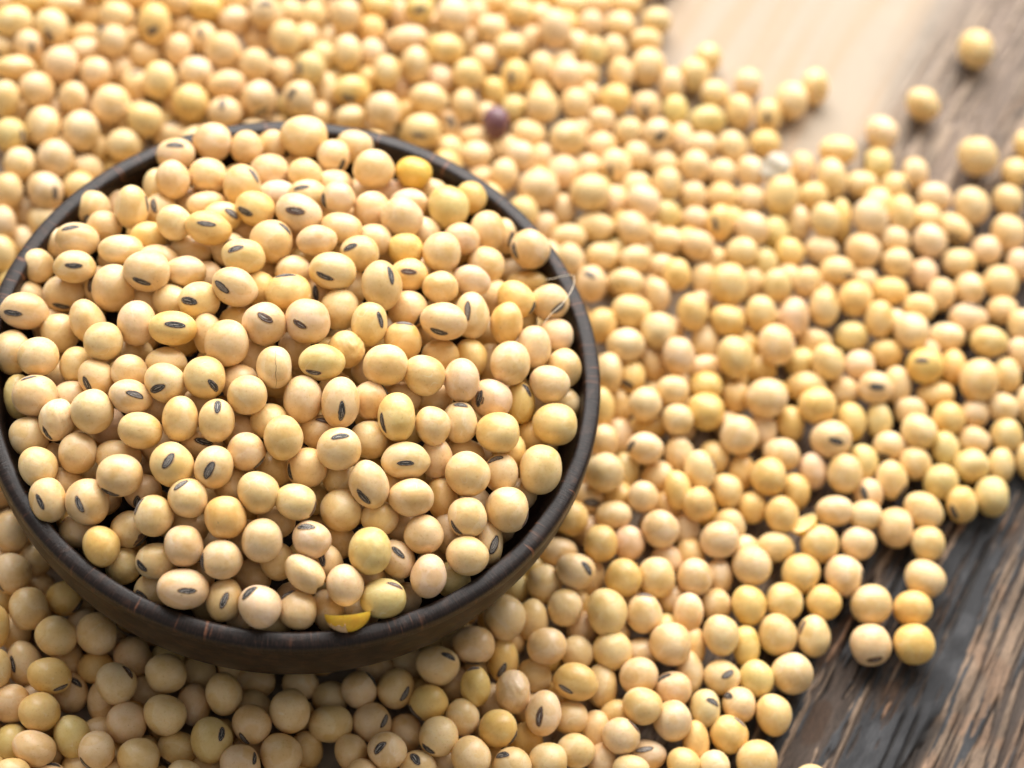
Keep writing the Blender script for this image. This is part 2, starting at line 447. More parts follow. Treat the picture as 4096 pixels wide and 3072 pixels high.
def hilum_patch(shape, hx, hy, ang, scale, rsd, wr=0.0):
    """Verts (unit bean space), faces and ring index of an oval hilum lying on the coat."""
    w = math.sqrt(max(0.0, 1 - hx * hx - hy * hy))
    n = np.array([hx, hy, w]); n /= np.linalg.norm(n)
    a = math.radians(ang); t = np.array([math.cos(a), math.sin(a), 0.0])
    t = t - n * (t @ n)
    if np.linalg.norm(t) < .2: t = np.cross(n, [0, 0, 1.0])
    t /= np.linalg.norm(t); b = np.cross(n, t)
    L = 1.60 / scale * rsd.uniform(.86, 1.08); Wd = L * rsd.uniform(.32, .42)
    bend = rsd.uniform(-.14, .14); shift = rsd.uniform(-.22, .22); slide = rsd.uniform(-.2, .2)
    rings = [(1.22, 1.40, .0015), (1.07, 1.12, .006), (0.97, 0.95, .016), (0.87, 0.76, .018), (0.80, 0.64, .012), (0.55, 0.22, .013), (0.46, 0.11, .017)]
    seg = 26; V = []; F = []; M = []
    for ri, (rl, rw, off) in enumerate(rings):
        jit = 1 + (.05 if ri < 3 else .10) * rsd.normal(size=seg)
        for k in range(seg):
            q = 2 * math.pi * k / seg
            x = L * rl * math.cos(q) * (1 + .3 * (jit[k] - 1)) + (slide * L if ri > 4 else 0)
            y = Wd * rw * math.sin(q) * jit[k] + bend * L * (1 - math.cos(q) ** 2 * 2) * .3 + (shift * Wd if ri > 4 else 0)
            dv = n + t * x + b * y; dv /= np.linalg.norm(dv)
            V.append((dv, off))
    for r_ in range(len(rings) - 1):
        for k in range(seg):
            a0, a1 = r_ * seg + k, r_ * seg + (k + 1) % seg
            F.append((a0, a1, a1 + seg, a0 + seg)); M.append(r_)
    F.append(tuple(range((len(rings) - 1) * seg, len(rings) * seg))); M.append(len(rings) - 1)
    D_ = np.array([v[0] for v in V]); off = np.array([v[1] for v in V])
    R = bean_radius(D_, shape, wr) + off
    P = D_ * R[:, None]
    # rings -> slots: halo, edge, dark, pale line, dark, grey, slit
    style = rsd.rand()
    lut = [0, 2, 2, 3, 2, 2, 4] if style < .50 else [0, 2, 2, 3, 3, 2, 4] if style < .72 else [0, 1, 2, 4, 2, 3, 4] if style < .88 else [0, 1, 1, 3, 1, 3, 4]
    return P, F, [lut[m] for m in M]
HIL_MATS = [HALO, HILUM_EDGE, HILUM_DARK, HILUM_GREY, HILUM_PALE]

IND = """-856,5092,3747,471,403,428,941,321,20,104,195,138,68,3|b||cream soybean without visible hilum in the bowl at twelve o'clock, nearest the rim
-2543,4586,3725,382,364,363,941,318,37,110,195,138,79,3|b||cream soybean without visible hilum in the bowl at half past eleven, nearest the rim
102,5209,3610,362,326,323,942,320,10,101,188,137,75,7|b||cream soybean without visible hilum in the bowl at half past twelve, nearest the rim
-1885,4624,3704,322,337,329,942,317,31,108,203,142,74,5|b||cream soybean without visible hilum in the bowl at half past eleven, second from the rim
-3156,4133,3730,380,316,332,941,315,44,113,198,140,82,0,-4,60,-5|b||pale beige soybean with hilum in the bowl at eleven o'clock, nearest the rim
-210,4707,3823,319,321,317,943,318,14,102,207,150,85,3,45,-55,-95|b||pale beige soybean with hilum in the bowl at half past twelve, nearest the rim
619,4432,4043,406,380,396,943,316,5,100,208,151,79,5|b||cream soybean without visible hilum in the bowl at half past twelve, second from the rim
-1322,4081,3807,375,338,340,943,313,26,106,192,136,76,3|b||pale beige soybean without hilum in the bowl at twelve o'clock, nearest the rim
1351,4636,3904,350,312,329,944,316,-2,97,201,131,27,7|b||bright golden yellow soybean by the far right inner rim of the bowl
-651,4056,3973,330,311,309,944,313,19,104,202,148,71,1|b||cream soybean without visible hilum in the bowl at twelve o'clock, second from the rim
-2403,3597,3987,363,326,342,949,307,65,27,216,157,88,3|b||pale beige soybean without visible hilum in the bowl at half past eleven
-3018,3315,4038,333,375,335,943,309,45,112,198,139,77,1|b||cream soybean without visible hilum in the bowl at eleven o'clock, nearest the rim
-1712,3390,4150,358,419,359,931,311,4,190,198,137,65,0,76,41,-70|b||cream soybean with hilum showing in the bowl at half past eleven, nearest the rim
2515,4489,3635,320,320,329,945,312,-14,93,204,138,52,5|b||yellow soybean without visible hilum in the bowl at half past one
108,3448,4276,337,308,324,945,310,12,102,196,143,86,5,-86,-18,-85|b||pale beige soybean with hilum in the bowl at half past twelve, second from the rim
-3591,2509,4077,328,416,335,945,303,52,114,200,144,72,5,91,18,-85|b||cream soybean with hilum showing in the bowl at eleven o'clock
2144,3896,4022,393,430,401,946,310,-10,94,179,139,57,7|b||greenish yellow soybean without visible hilum in the bowl at one o'clock
-4419,2749,3470,325,335,315,881,307,-21,358,197,144,75,4,-73,-39,30|b||cream soybean with hilum showing in the bowl at half past ten, nearest the rim
-1322,2776,4364,381,324,332,950,296,81,-60,196,135,52,3,-48,-35,5|b||yellow soybean with hilum showing in the bowl at half past eleven
755,3488,4032,352,360,346,946,308,5,99,203,142,80,0|b||pale beige soybean without visible hilum in the bowl at half past twelve
-507,2745,4550,442,368,390,952,301,60,-21,195,145,86,7,-18,5,7|b||pale beige soybean with hilum showing in the bowl at twelve o'clock
1353,3225,4316,405,399,395,947,307,-1,97,189,138,81,1|b||pale beige soybean without visible hilum in the bowl at one o'clock
-2699,2113,4392,334,339,337,946,301,44,112,206,152,74,1|b||cream soybean without visible hilum in the bowl at eleven o'clock, second from the rim
-4050,2177,3766,340,301,314,946,299,58,116,188,132,68,5|b||cream soybean without visible hilum in the bowl at half past ten, nearest the rim
307,2635,4460,397,318,341,947,304,11,101,190,136,70,7|b||cream soybean without visible hilum in the bowl at half past twelve, third from the rim
-2044,2036,4540,437,318,334,953,296,64,26,198,132,50,1,-11,26,2|b||yellow soybean with hilum showing in the bowl at eleven o'clock
2954,3628,3838,341,405,356,947,306,-18,92,200,141,74,0|b||cream soybean without visible hilum in the bowl at half past one, nearest the rim
2521,3185,4071,343,303,307,953,304,13,10,204,144,90,1|b||pale beige soybean without visible hilum in the bowl at half past one
-4413,1665,3942,413,315,326,953,289,88,33,186,135,76,0,-42,63,25|b||pale beige soybean with hilum in the bowl at half past ten, nearest the rim
-43,2112,4678,379,295,308,936,301,-11,185,194,136,76,1|b||cream soybean without visible hilum in the bowl at half past twelve, fourth from the rim
-852,2018,4516,405,397,385,948,299,25,105,193,135,68,3,63,65,-45|b||cream soybean with hilum showing in the bowl at twelve o'clock
1552,2578,4247,348,313,327,949,301,-2,97,199,136,45,2|b||yellow soybean without visible hilum in the bowl at one o'clock
-3526,1473,4152,423,276,310,947,294,54,114,204,152,81,3|b||pale beige soybean without hilum in the bowl at half past ten, nearest the rim
-2345,1899,3898,419,293,310,948,296,40,110,201,150,83,5|b||cream soybean without visible hilum in the bowl at eleven o'clock, third from the rim
3810,3459,3762,386,386,372,948,303,-27,89,194,138,78,1,-78,-8,-70|b||pale beige soybean with hilum showing in the bowl at two o'clock
2224,2574,4397,362,382,375,949,301,-9,94,199,143,74,0|b||cream soybean without visible hilum in the bowl at half past one, second from the rim
739,2112,4538,376,334,335,949,299,7,100,185,134,64,6,-44,34,20|b||cream soybean with hilum showing in the bowl at one o'clock
-1259,1454,4707,415,318,349,953,294,43,65,184,135,60,2,-40,42,25|b||cream soybean with hilum showing in the bowl at half past eleven, second from the rim
-5093,1244,3448,326,334,317,947,289,70,119,198,144,76,1|b||pale beige soybean without visible hilum in the bowl at ten o'clock
3052,2897,3812,349,366,346,950,299,-18,92,200,145,75,7|b||cream soybean without visible hilum in the bowl at two o'clock, nearest the rim
-4272,978,4077,398,306,328,948,290,63,117,199,144,73,5,-8,7,-5|b||cream soybean with hilum showing in the bowl at ten o'clock
364,1481,4759,441,344,361,955,293,38,18,199,147,72,6,-28,-39,-12|b||cream soybean with hilum showing in the bowl at half past twelve, nearest the rim
-367,1556,4369,347,314,330,950,294,20,103,204,153,88,6|b||pale beige soybean without hilum in the bowl at twelve o'clock, second from the rim
-2248,1147,4341,379,287,303,949,292,41,110,199,146,84,4|b||pale beige soybean without hilum in the bowl at half past ten, second from the rim
-2896,891,4500,434,371,377,949,291,49,112,194,141,80,3,-26,-50,-20|b||pale beige soybean with hilum in the bowl at half past ten, second from the rim
1725,1988,4331,355,307,310,950,296,-3,96,208,141,56,4,-4,21,-8|b||yellow soybean with hilum showing in the bowl at half past one
2859,2186,4220,359,297,304,955,296,10,9,181,131,83,1|b||pale beige soybean without visible hilum in the bowl at two o'clock
1300,1380,4714,374,466,388,951,293,2,98,192,136,66,1,47,45,-88|b||cream soybean with hilum showing in the bowl at half past one, nearest the rim
-3505,682,4082,403,436,420,950,287,55,114,194,137,73,6|b||cream soybean without visible hilum in the bowl at ten o'clock, nearest the rim
2338,1797,4394,333,307,305,951,294,-10,94,203,147,75,4|b||cream soybean without visible hilum in the bowl at two o'clock, second from the rim
-1259,721,4776,431,350,366,955,280,81,-61,189,137,75,1,-54,-23,-15|b||pale beige soybean with hilum in the bowl at eleven o'clock, second from the rim
-4474,751,3468,402,352,358,949,284,65,117,182,133,73,6,-10,-68,-15|b||pale beige soybean with hilum showing in the bowl at ten o'clock
-287,859,4686,428,359,384,951,289,20,103,188,129,49,3,-16,94,0|b||yellow soybean with hilum showing in the bowl at twelve o'clock
-2399,577,4168,338,322,333,951,285,44,110,200,149,77,7|b||cream soybean without visible hilum in the bowl at half past ten, second from the rim
3733,2132,3988,384,336,339,942,289,52,-160,213,142,51,7,92,2,100|b||yellow soybean with hilum showing in the bowl at two o'clock, nearest the rim
-1845,479,4503,381,348,344,951,286,38,109,209,156,75,0,-51,-2,-10|b||cream soybean with hilum showing in the bowl at half past ten, second from the rim
4357,2312,3813,373,339,342,922,283,-82,251,190,133,68,2,34,-45,15|b||cream soybean with hilum showing in the bowl at half past two
1831,1310,4217,373,350,351,953,289,-4,96,200,142,77,0,55,-56,80|b||cream soybean with hilum showing in the bowl at two o'clock, third from the rim
637,911,4420,366,382,362,952,287,10,100,196,146,75,0|b||cream soybean without visible hilum in the bowl at one o'clock
-4953,-5,3842,452,343,372,954,277,84,76,197,140,81,5,-51,-18,0|b||pale beige soybean with hilum showing in the bowl at half past nine
2996,1415,4260,332,438,365,953,289,-16,92,208,154,82,5,-27,21,-88|b||cream soybean with hilum showing in the bowl at two o'clock, nearest the rim
167,257,4828,424,402,408,958,282,41,18,195,136,81,2,-33,-18,-20|b||cream soybean with hilum showing in the bowl at half past twelve, second from the rim
2535,960,4580,430,347,367,958,287,14,10,204,147,79,4,-16,-62,-5|b||cream soybean with hilum showing in the bowl at two o'clock, second from the rim
-3764,-117,4035,417,319,348,862,203,201,-419,197,139,69,4|b||cream soybean without visible hilum in the bowl at half past nine, second from the rim
3646,1486,4100,301,399,333,957,289,-3,23,204,136,53,4|b||yellow soybean without visible hilum in the bowl at half past two, nearest the rim
-2835,-179,4418,351,411,368,952,280,50,112,196,138,80,0|b||cream soybean without visible hilum in the bowl at ten o'clock, second from the rim
-565,45,4822,397,389,380,953,283,25,104,190,133,76,4,2,30,-35|b||pale beige soybean with hilum showing in the bowl at half past eleven
1227,584,4596,341,404,346,958,282,41,-27,196,143,62,2,55,37,-50|b||cream soybean with hilum showing in the bowl at half past one, second from the rim
-2141,-302,4674,434,312,342,957,278,55,68,200,138,52,0,8,21,0|b||yellow soybean with hilum showing in the bowl at ten o'clock
-4281,-196,3607,357,357,358,952,276,65,116,194,144,77,2|b||cream soybean without visible hilum in the bowl at half past nine, nearest the rim
4585,1749,3603,344,317,324,954,286,-34,87,200,140,82,3|b||pale beige soybean without hilum in the bowl at half past two, nearest the rim
1876,481,4419,352,352,360,955,282,-3,96,188,124,49,2,9,95,-5|b||yellow soybean with hilum showing in the bowl at two o'clock, second from the rim
-3313,-675,4404,357,352,353,953,276,56,113,197,145,71,0|b||cream soybean without visible hilum in the bowl at half past nine, third from the rim
-1151,-465,4786,401,420,401,954,278,32,106,201,141,75,6|b||cream soybean without visible hilum in the bowl at ten o'clock, third from the rim
4224,1188,3953,317,390,338,954,284,-30,88,197,144,83,2|b||pale beige soybean without hilum in the bowl at half past two, second from the rim
929,-1,4556,331,344,327,955,279,8,99,185,127,53,1|b|wrinkle|yellow soybean without visible hilum in the bowl at two o'clock
-5016,-731,3530,358,413,382,952,271,74,118,193,137,72,4|b||cream soybean without visible hilum in the bowl at nine o'clock, nearest the rim
2557,581,4027,357,305,308,955,280,-11,94,199,132,53,6|b||yellow soybean without visible hilum in the bowl at half past two, third from the rim
-4428,-997,4014,372,353,351,953,271,69,117,204,148,79,0|b||cream soybean without visible hilum in the bowl at nine o'clock, second from the rim
3117,778,3858,298,365,302,955,280,-17,92,193,134,51,7|b||yellow soybean without visible hilum in the bowl at half past two, second from the rim
582,-521,4813,416,332,348,950,277,1,142,183,140,59,1,-43,-51,-5|b||greenish yellow soybean with hilum showing in the bowl at two o'clock
-2150,-788,4233,374,306,322,955,273,44,109,207,150,75,4|b||cream soybean without visible hilum in the bowl at half past nine, fourth from the rim
3849,561,4249,367,406,378,955,280,-25,89,204,149,79,0|b||cream soybean without visible hilum in the bowl at three o'clock, third from the rim
1667,-264,4725,413,372,381,956,277,0,97,215,154,77,6|b||cream soybean without visible hilum in the bowl at half past two
-3762,-909,3806,313,348,314,954,270,61,114,195,143,67,5|b||cream soybean without visible hilum in the bowl at nine o'clock, third from the rim
-203,-800,4811,317,371,323,956,274,22,103,199,147,81,3|b|crack|cream soybean with a lengthwise crack, in the middle of the bowl
4835,1021,3690,326,374,344,955,280,-36,86,195,142,73,4|b||cream soybean without visible hilum in the bowl at three o'clock, nearest the rim
-2738,-1103,4255,342,319,332,955,270,51,111,199,146,80,5|b||cream soybean without visible hilum in the bowl at nine o'clock, fourth from the rim
2381,-255,4631,376,368,373,956,276,-8,94,200,144,71,7|b||cream soybean without visible hilum in the bowl at three o'clock, fourth from the rim
-3322,-1239,4099,325,335,337,955,269,57,113,201,143,74,7,-50,-44,-70|b||cream soybean with hilum showing in the bowl at nine o'clock, nearest the rim
-1349,-1221,4721,377,377,366,956,271,36,107,185,131,57,3,37,-36,-50|b||cream soybean with hilum showing in the bowl at nine o'clock, third from the rim
3054,-136,4488,324,398,336,952,275,-28,134,199,141,87,0|b||pale beige soybean without visible hilum in the bowl at three o'clock
-2039,-1382,4618,358,350,339,956,269,44,109,202,149,79,7,-38,-38,30|b||cream soybean with hilum showing in the bowl at nine o'clock, second from the rim
4610,462,3976,373,348,356,956,277,-33,87,198,143,79,7|b||cream soybean without visible hilum in the bowl at three o'clock, second from the rim
-572,-1415,4753,358,348,347,957,268,27,104,197,143,73,6|b||cream soybean without visible hilum in the bowl at half past eight, seventh from the rim
-4292,-1752,3937,411,373,390,955,263,69,116,200,142,83,0,-30,88,15|b||pale beige soybean with hilum in the bowl at nine o'clock, nearest the rim
-2570,-1726,4459,387,307,326,963,260,74,26,202,147,88,1,20,18,-10|b||pale beige soybean with hilum in the bowl at nine o'clock, second from the rim
3627,-152,4071,379,379,374,958,272,-22,90,199,140,92,7,-60,0,70|b|smudge|pale soybean with a dark smudge, at right in the bowl
365,-1151,4526,352,425,372,958,269,16,101,197,143,83,6|b||cream soybean without visible hilum in the bowl at five o'clock, third from the rim
1550,-854,4395,331,359,337,958,270,2,97,209,145,79,4,84,45,-60|b||pale beige soybean with hilum in the bowl at half past three, second from the rim
1060,-1213,4749,341,456,372,958,269,8,99,198,139,75,0,4,-36,-95|b||cream soybean with hilum showing in the bowl at four o'clock, third from the rim
4151,83,3729,289,377,301,958,272,-28,89,192,135,46,2,49,67,-65|b||yellow soybean with hilum showing in the bowl at three o'clock
-3160,-2064,4294,378,400,390,957,261,57,112,197,146,77,4|b||cream soybean without visible hilum in the bowl at half past eight, fourth from the rim
-1625,-2011,4546,322,402,340,958,262,40,108,207,147,70,6|b||cream soybean without visible hilum in the bowl at half past eight, sixth from the rim
2076,-1239,4644,336,430,360,959,267,-3,96,206,153,65,3,-78,-25,-75|b||cream soybean with hilum showing in the bowl at half past three
-3772,-2203,4015,316,382,327,963,252,87,29,210,154,88,4,-46,-73,-55|b|wrinkle|pale wrinkled soybean with dark hilum, left side in the bowl
-970,-1987,4663,318,384,329,959,263,33,106,194,140,68,0,4,69,85|b||cream soybean with hilum showing in the bowl at eight o'clock, third from the rim
-102,-1640,4354,339,322,331,959,263,22,103,199,142,65,3|b||cream soybean without visible hilum in the bowl at seven o'clock, second from the rim
3163,-831,4179,319,371,330,959,267,-16,92,198,150,83,2,4,87,-15|b||pale beige soybean with hilum in the bowl at half past three, nearest the rim
2706,-1159,4480,314,354,327,959,266,-11,94,197,143,76,7|b||cream soybean without visible hilum in the bowl at half past three, fourth from the rim
4854,-317,3880,415,379,381,959,268,-35,87,190,138,59,3|b||cream soybean without visible hilum in the bowl at half past three, second from the rim
-2240,-2339,4442,393,324,336,965,250,82,-18,192,136,63,0|b||cream soybean without visible hilum in the bowl at half past eight, fifth from the rim
3872,-912,4220,399,361,377,960,266,-24,90,198,142,62,3|b||cream soybean without visible hilum in the bowl at half past three, third from the rim
-4249,-2405,3601,367,348,344,958,255,69,115,193,141,75,2|b||cream soybean without visible hilum in the bowl at half past eight, second from the rim
226,-2104,4691,349,399,366,965,258,42,17,191,136,63,1|b||cream soybean without visible hilum in the bowl at six o'clock, second from the rim
1669,-1517,4174,357,336,335,960,262,2,97,204,151,78,3|b||cream soybean without visible hilum in the bowl at half past four
1191,-2073,4643,397,376,376,961,259,8,98,206,151,81,6,7,56,15|b||pale beige soybean with hilum in the bowl at five o'clock, second from the rim
-356,-2383,4482,344,344,353,961,257,26,103,196,137,77,5,71,-63,40|b||cream soybean with hilum showing in the bowl at seven o'clock, third from the rim
-3286,-2685,3868,345,371,339,959,253,60,112,187,135,74,0|b||cream soybean without visible hilum in the bowl at half past eight, third from the rim
-2599,-2592,3823,411,317,348,960,253,52,110,206,147,76,7|b||pale beige soybean without visible hilum in the bowl at eight o'clock
2877,-1562,4037,293,371,314,961,259,-12,93,200,141,79,4|b||cream soybean without visible hilum in the bowl at four o'clock, second from the rim
2379,-1925,4410,438,336,359,961,258,-6,95,194,144,76,5,-3,-16,0|b||cream soybean with hilum showing in the bowl at half past four, second from the rim
-1560,-2877,4418,386,399,392,961,253,41,107,206,148,65,1,-17,18,55|b||cream soybean with hilum showing in the bowl at half past seven
693,-2339,4247,361,355,367,962,255,14,100,209,143,70,6,-85,-23,-80|b||cream soybean with hilum showing in the bowl at half past five
-844,-2818,4523,341,380,354,967,247,66,-22,192,139,74,6,-16,-22,75|b||cream soybean with hilum showing in the bowl at seven o'clock, second from the rim
-3895,-3076,3839,343,364,336,959,249,67,114,207,152,77,7|b||cream soybean without visible hilum in the bowl at half past eight, nearest the rim
4728,-1292,3864,396,445,397,965,261,1,-39,196,143,68,2|b||cream soybean without visible hilum in the bowl at half past three, nearest the rim
4035,-1487,3846,314,347,310,962,258,-25,89,200,142,74,6,-34,74,3|b||cream soybean with hilum showing in the bowl at four o'clock, second from the rim
3472,-1871,4234,403,409,399,962,257,-18,91,206,146,72,1|b||cream soybean without visible hilum in the bowl at four o'clock, nearest the rim
-2406,-3163,4230,408,374,387,961,249,51,110,192,136,72,0,-42,-83,-20|b||pale beige soybean with hilum showing in the bowl at eight o'clock
1844,-2569,4471,337,435,349,931,249,-43,262,197,142,78,4,-54,-41,-68|b||cream soybean with hilum showing in the bowl at five o'clock
4,-3109,4475,363,371,361,963,249,23,102,188,134,62,7|b||cream soybean without visible hilum in the bowl at half past six, third from the rim
3093,-2127,3717,288,379,311,963,252,-14,92,196,130,54,7|b||yellow soybean without visible hilum in the bowl at half past four
2602,-2589,4321,397,339,353,963,251,-8,94,200,141,75,4|b||pale beige soybean without hilum in the bowl at half past four, second from the rim
-1140,-3420,4340,349,338,351,963,246,37,106,202,147,75,3,-40,72,50|b||pale beige soybean with hilum in the bowl at seven o'clock, third from the rim
-3566,-3656,3763,335,393,359,951,247,47,181,193,138,71,2,-45,-1,-63|b||cream soybean with hilum showing in the bowl at eight o'clock, nearest the rim
-2865,-3613,3889,390,403,385,962,243,57,110,189,134,72,3,-40,-8,-60|b||cream soybean with hilum showing in the bowl at eight o'clock, second from the rim
681,-3161,4443,365,312,324,969,245,37,15,197,148,73,3,93,-19,70|b||cream soybean with hilum showing in the bowl at six o'clock, second from the rim
1447,-2926,4014,372,372,369,964,247,6,97,195,141,70,3|b||cream soybean without visible hilum in the bowl at half past five, second from the rim
4283,-2235,3895,391,400,404,964,250,-27,89,195,142,76,3,85,-42,75|b||cream soybean with hilum showing in the bowl at four o'clock, nearest the rim
-1661,-3767,4145,349,367,346,963,242,44,107,202,146,75,5,-83,47,70|b||pale beige soybean with hilum showing in the bowl at half past seven
3613,-2616,4045,355,353,360,964,248,-19,91,205,148,77,2,-61,-54,-50|b||pale beige soybean with hilum showing in the bowl at half past four
-449,-3643,4319,375,370,381,964,243,30,103,206,132,52,2|b||yellow soybean without visible hilum in the bowl at half past six
2109,-2906,3957,342,319,322,965,246,-1,95,202,144,69,1|b||cream soybean without visible hilum in the bowl at five o'clock, second from the rim
-2095,-3819,3563,332,332,335,959,218,109,-146,200,145,73,5,93,-19,45|b|stain|cream soybean with a dark stained end, lower left in the bowl
-3001,-3877,3272,341,320,329,963,237,58,110,205,146,82,5|b||pale beige soybean without visible hilum in the bowl at half past seven
2933,-3070,3990,354,354,345,965,244,-11,93,198,137,71,5|b||cream soybean without visible hilum in the bowl at five o'clock, nearest the rim
1062,-3681,4219,341,325,327,970,239,33,14,204,147,94,7,-41,60,-5|b||pale beige soybean with hilum in the bowl at six o'clock, second from the rim
233,-3898,4252,357,380,363,965,239,22,101,188,136,76,6|b||cream soybean without visible hilum in the bowl at half past six, second from the rim
4048,-2761,3532,284,384,309,966,243,-24,90,203,147,80,3,38,-9,55|b||cream soybean with hilum showing in the bowl at half past four, nearest the rim
-2474,-4298,3722,323,358,327,964,235,54,109,206,138,50,7|b||yellow soybean without visible hilum in the bowl at half past seven
-1042,-4210,4095,348,356,356,965,236,37,105,194,136,78,2|b||cream soybean without visible hilum in the bowl at seven o'clock, nearest the rim
2066,-3655,4143,377,414,390,966,240,0,96,192,145,60,6|b|peel|greenish yellow soybean without visible hilum in the bowl at half past five
3735,-3253,3842,380,356,367,966,240,-20,91,203,148,78,1|b||pale beige soybean without hilum in the bowl at half past four, nearest the rim
2547,-3481,3671,307,368,329,923,231,-57,301,202,146,87,1,24,29,-65|b||pale beige soybean with hilum in the bowl at five o'clock, nearest the rim
-351,-4321,4093,365,347,338,966,235,29,103,199,144,82,5,-94,-14,-85|b||pale beige soybean with hilum showing in the bowl at half past six
-1506,-4365,3666,369,316,330,966,233,43,106,188,139,74,6,-71,-29,-30|b||pale beige soybean with hilum in the bowl at seven o'clock, second from the rim
540,-3954,3677,317,343,311,967,235,18,100,196,145,74,1|b||cream soybean without visible hilum in the bowl at six o'clock, nearest the rim
-2090,-4350,3226,323,337,333,966,231,49,107,187,139,65,0|b||cream soybean without visible hilum in the bowl at half past seven
1087,-4294,4063,404,287,322,943,215,91,-237,200,145,80,4|b|broken|pale soybean with a broken off tip near the front bowl rim
3155,-3780,3855,319,393,333,972,236,8,8,198,137,84,5|b||pale beige soybean without visible hilum in the bowl at five o'clock
138,-4117,3236,346,315,319,967,232,23,101,188,136,74,3|b||cream soybean without visible hilum in the bowl at half past six, nearest the rim
1777,-4312,3964,327,367,346,968,232,4,96,198,142,83,1|b||pale beige soybean without visible hilum in the bowl at half past five
-900,-4873,3834,452,353,361,971,226,47,61,195,135,80,0,16,-8,5|b||cream soybean with hilum showing in the bowl at seven o'clock, nearest the rim
-1511,-4677,3118,339,321,316,967,227,43,105,198,145,78,6,-58,-28,-25|b||pale beige soybean with hilum in the bowl at seven o'clock, nearest the rim
2438,-4296,3728,408,350,371,969,230,-3,94,175,136,55,6,54,62,-5|b||greenish yellow soybean with hilum showing in the bowl at half past five
-196,-4842,3620,314,385,333,973,221,58,-25,202,147,78,4,-2,-1,80|b||cream soybean with hilum showing in the bowl at half past six
433,-4924,3850,372,374,373,969,226,21,100,208,151,98,7,-52,62,50|b||pale beige soybean with hilum in the bowl at six o'clock, nearest the rim
1067,-4780,3651,342,347,344,969,226,13,98,195,138,74,3,-55,77,30|b||cream soybean with hilum showing in the bowl at six o'clock, nearest the rim
1532,-4502,3323,291,374,319,969,227,7,97,194,137,74,7|b||cream soybean without visible hilum in the bowl at half past five, nearest the rim
12747,13480,413,396,431,416,929,349,-109,58,194,139,65,3|s||lone yellowish soybean on bare wood, farthest out at the top right
9276,11588,351,298,413,330,935,340,-79,69,206,150,76,4|s||cream soybean on pale wood at the far tip of the pile
11660,11643,377,400,355,372,918,352,-10,-181,188,134,64,1|s||lone cream soybean on bare wood, second farthest at the top right
2601,8678,740,285,349,302,940,328,-18,92,40,17,22,3|s||purple soybean behind the bowl, the only dark purple one
10816,10664,367,359,375,371,936,332,-93,65,198,143,83,7|s||cream soybean on pale wood, just beyond the pile below the two lone ones
9895,9945,363,416,316,345,941,331,-71,27,217,154,73,6|s||cream soybean lying lengthwise on pale wood beside the white husk flake
12931,10438,436,454,418,420,936,328,-112,59,185,134,67,2|s||large round cream soybean alone on grey wood near the right edge
7901,5619,827,409,440,418,949,300,-67,76,198,143,65,6|s||cream soybean without visible hilum spilled beyond the bowl at half past two
9024,4327,893,370,416,381,924,270,-127,239,209,151,85,0|s||pale beige soybean without hilum spilled beyond the bowl at three o'clock, second from it
8223,3818,954,369,430,384,953,285,-70,76,192,141,66,7|s||cream soybean without visible hilum spilled beyond the bowl at three o'clock, nearest the bowl
12087,4651,663,389,364,359,950,286,-107,65,202,138,44,6,-16,28,-5|s||yellow soybean with hilum showing spilled beyond the bowl at three o'clock
13232,4539,651,405,454,411,949,284,-118,62,205,146,74,0|s||cream soybean without visible hilum spilled beyond the bowl at three o'clock, third from it
8966,3047,854,426,396,409,955,277,-77,74,192,139,76,0|s||pale beige soybean without hilum spilled beyond the bowl at three o'clock, nearest the bowl
10007,3157,740,382,379,380,954,277,-87,72,205,142,55,4|s||yellow soybean without visible hilum spilled beyond the bowl at three o'clock, second from it
7806,2495,796,395,370,377,956,274,-65,78,183,128,46,3|s||yellow soybean without visible hilum spilled beyond the bowl at three o'clock, nearest the bowl
12105,3140,548,373,358,359,950,288,-58,-103,207,154,78,7|s||cream soybean without visible hilum spilled beyond the bowl at three o'clock, second from it
8526,2094,819,387,399,375,957,269,-73,76,205,150,84,5|s||pale beige soybean without hilum spilled beyond the bowl at half past three, second from it
10361,2497,643,411,384,393,956,270,-91,71,200,144,78,4,26,-8,-20|s||cream soybean with hilum showing spilled beyond the bowl at three o'clock
13241,2667,375,373,346,348,954,267,-119,64,187,139,63,4|s||greenish yellow soybean without hilum spilled beyond the bowl at half past three, second from it
7841,1143,805,312,398,327,960,262,-65,79,204,152,78,1,86,41,-80|s||pale beige soybean with hilum spilled beyond the bowl at half past three, nearest the bowl
6024,586,991,383,388,375,961,260,-46,84,183,134,67,4|s||pale beige soybean without hilum spilled beyond the bowl at half past three, nearest the bowl
10713,1830,567,356,404,358,957,263,-94,71,187,132,63,5|s||cream soybean without visible hilum spilled beyond the bowl at half past three, second from it
9207,1345,699,360,378,371,959,261,-79,75,186,127,50,3|s||yellow soybean without visible hilum spilled beyond the bowl at half past three, second from it
12644,2179,360,361,361,348,956,263,-113,66,180,139,59,6|s||greenish yellow soybean without hilum spilled beyond the bowl at half past three, nearest the bowl
11674,2013,347,320,397,328,957,263,-104,68,199,144,71,1,65,-62,60|s||cream soybean with hilum showing spilled beyond the bowl at half past three
13694,2053,373,351,397,350,955,261,-124,63,177,135,60,3|s||greenish yellow soybean without hilum spilled beyond the bowl at half past three, third from it
13096,1741,372,318,364,325,957,259,-118,65,204,140,55,2,-52,-42,-70|s||yellow soybean with hilum showing spilled beyond the bowl at half past three
7903,343,891,321,341,332,962,255,-66,79,189,125,50,4|s||yellow soybean without visible hilum spilled beyond the bowl at half past three, nearest the bowl
12345,1435,385,424,349,354,942,277,-39,-187,200,143,70,1|s||cream soybean without visible hilum spilled beyond the bowl at half past three, fourth from it
9559,645,557,332,371,344,961,254,-83,74,195,134,56,1|s||yellow soybean without visible hilum spilled beyond the bowl at half past three, third from it
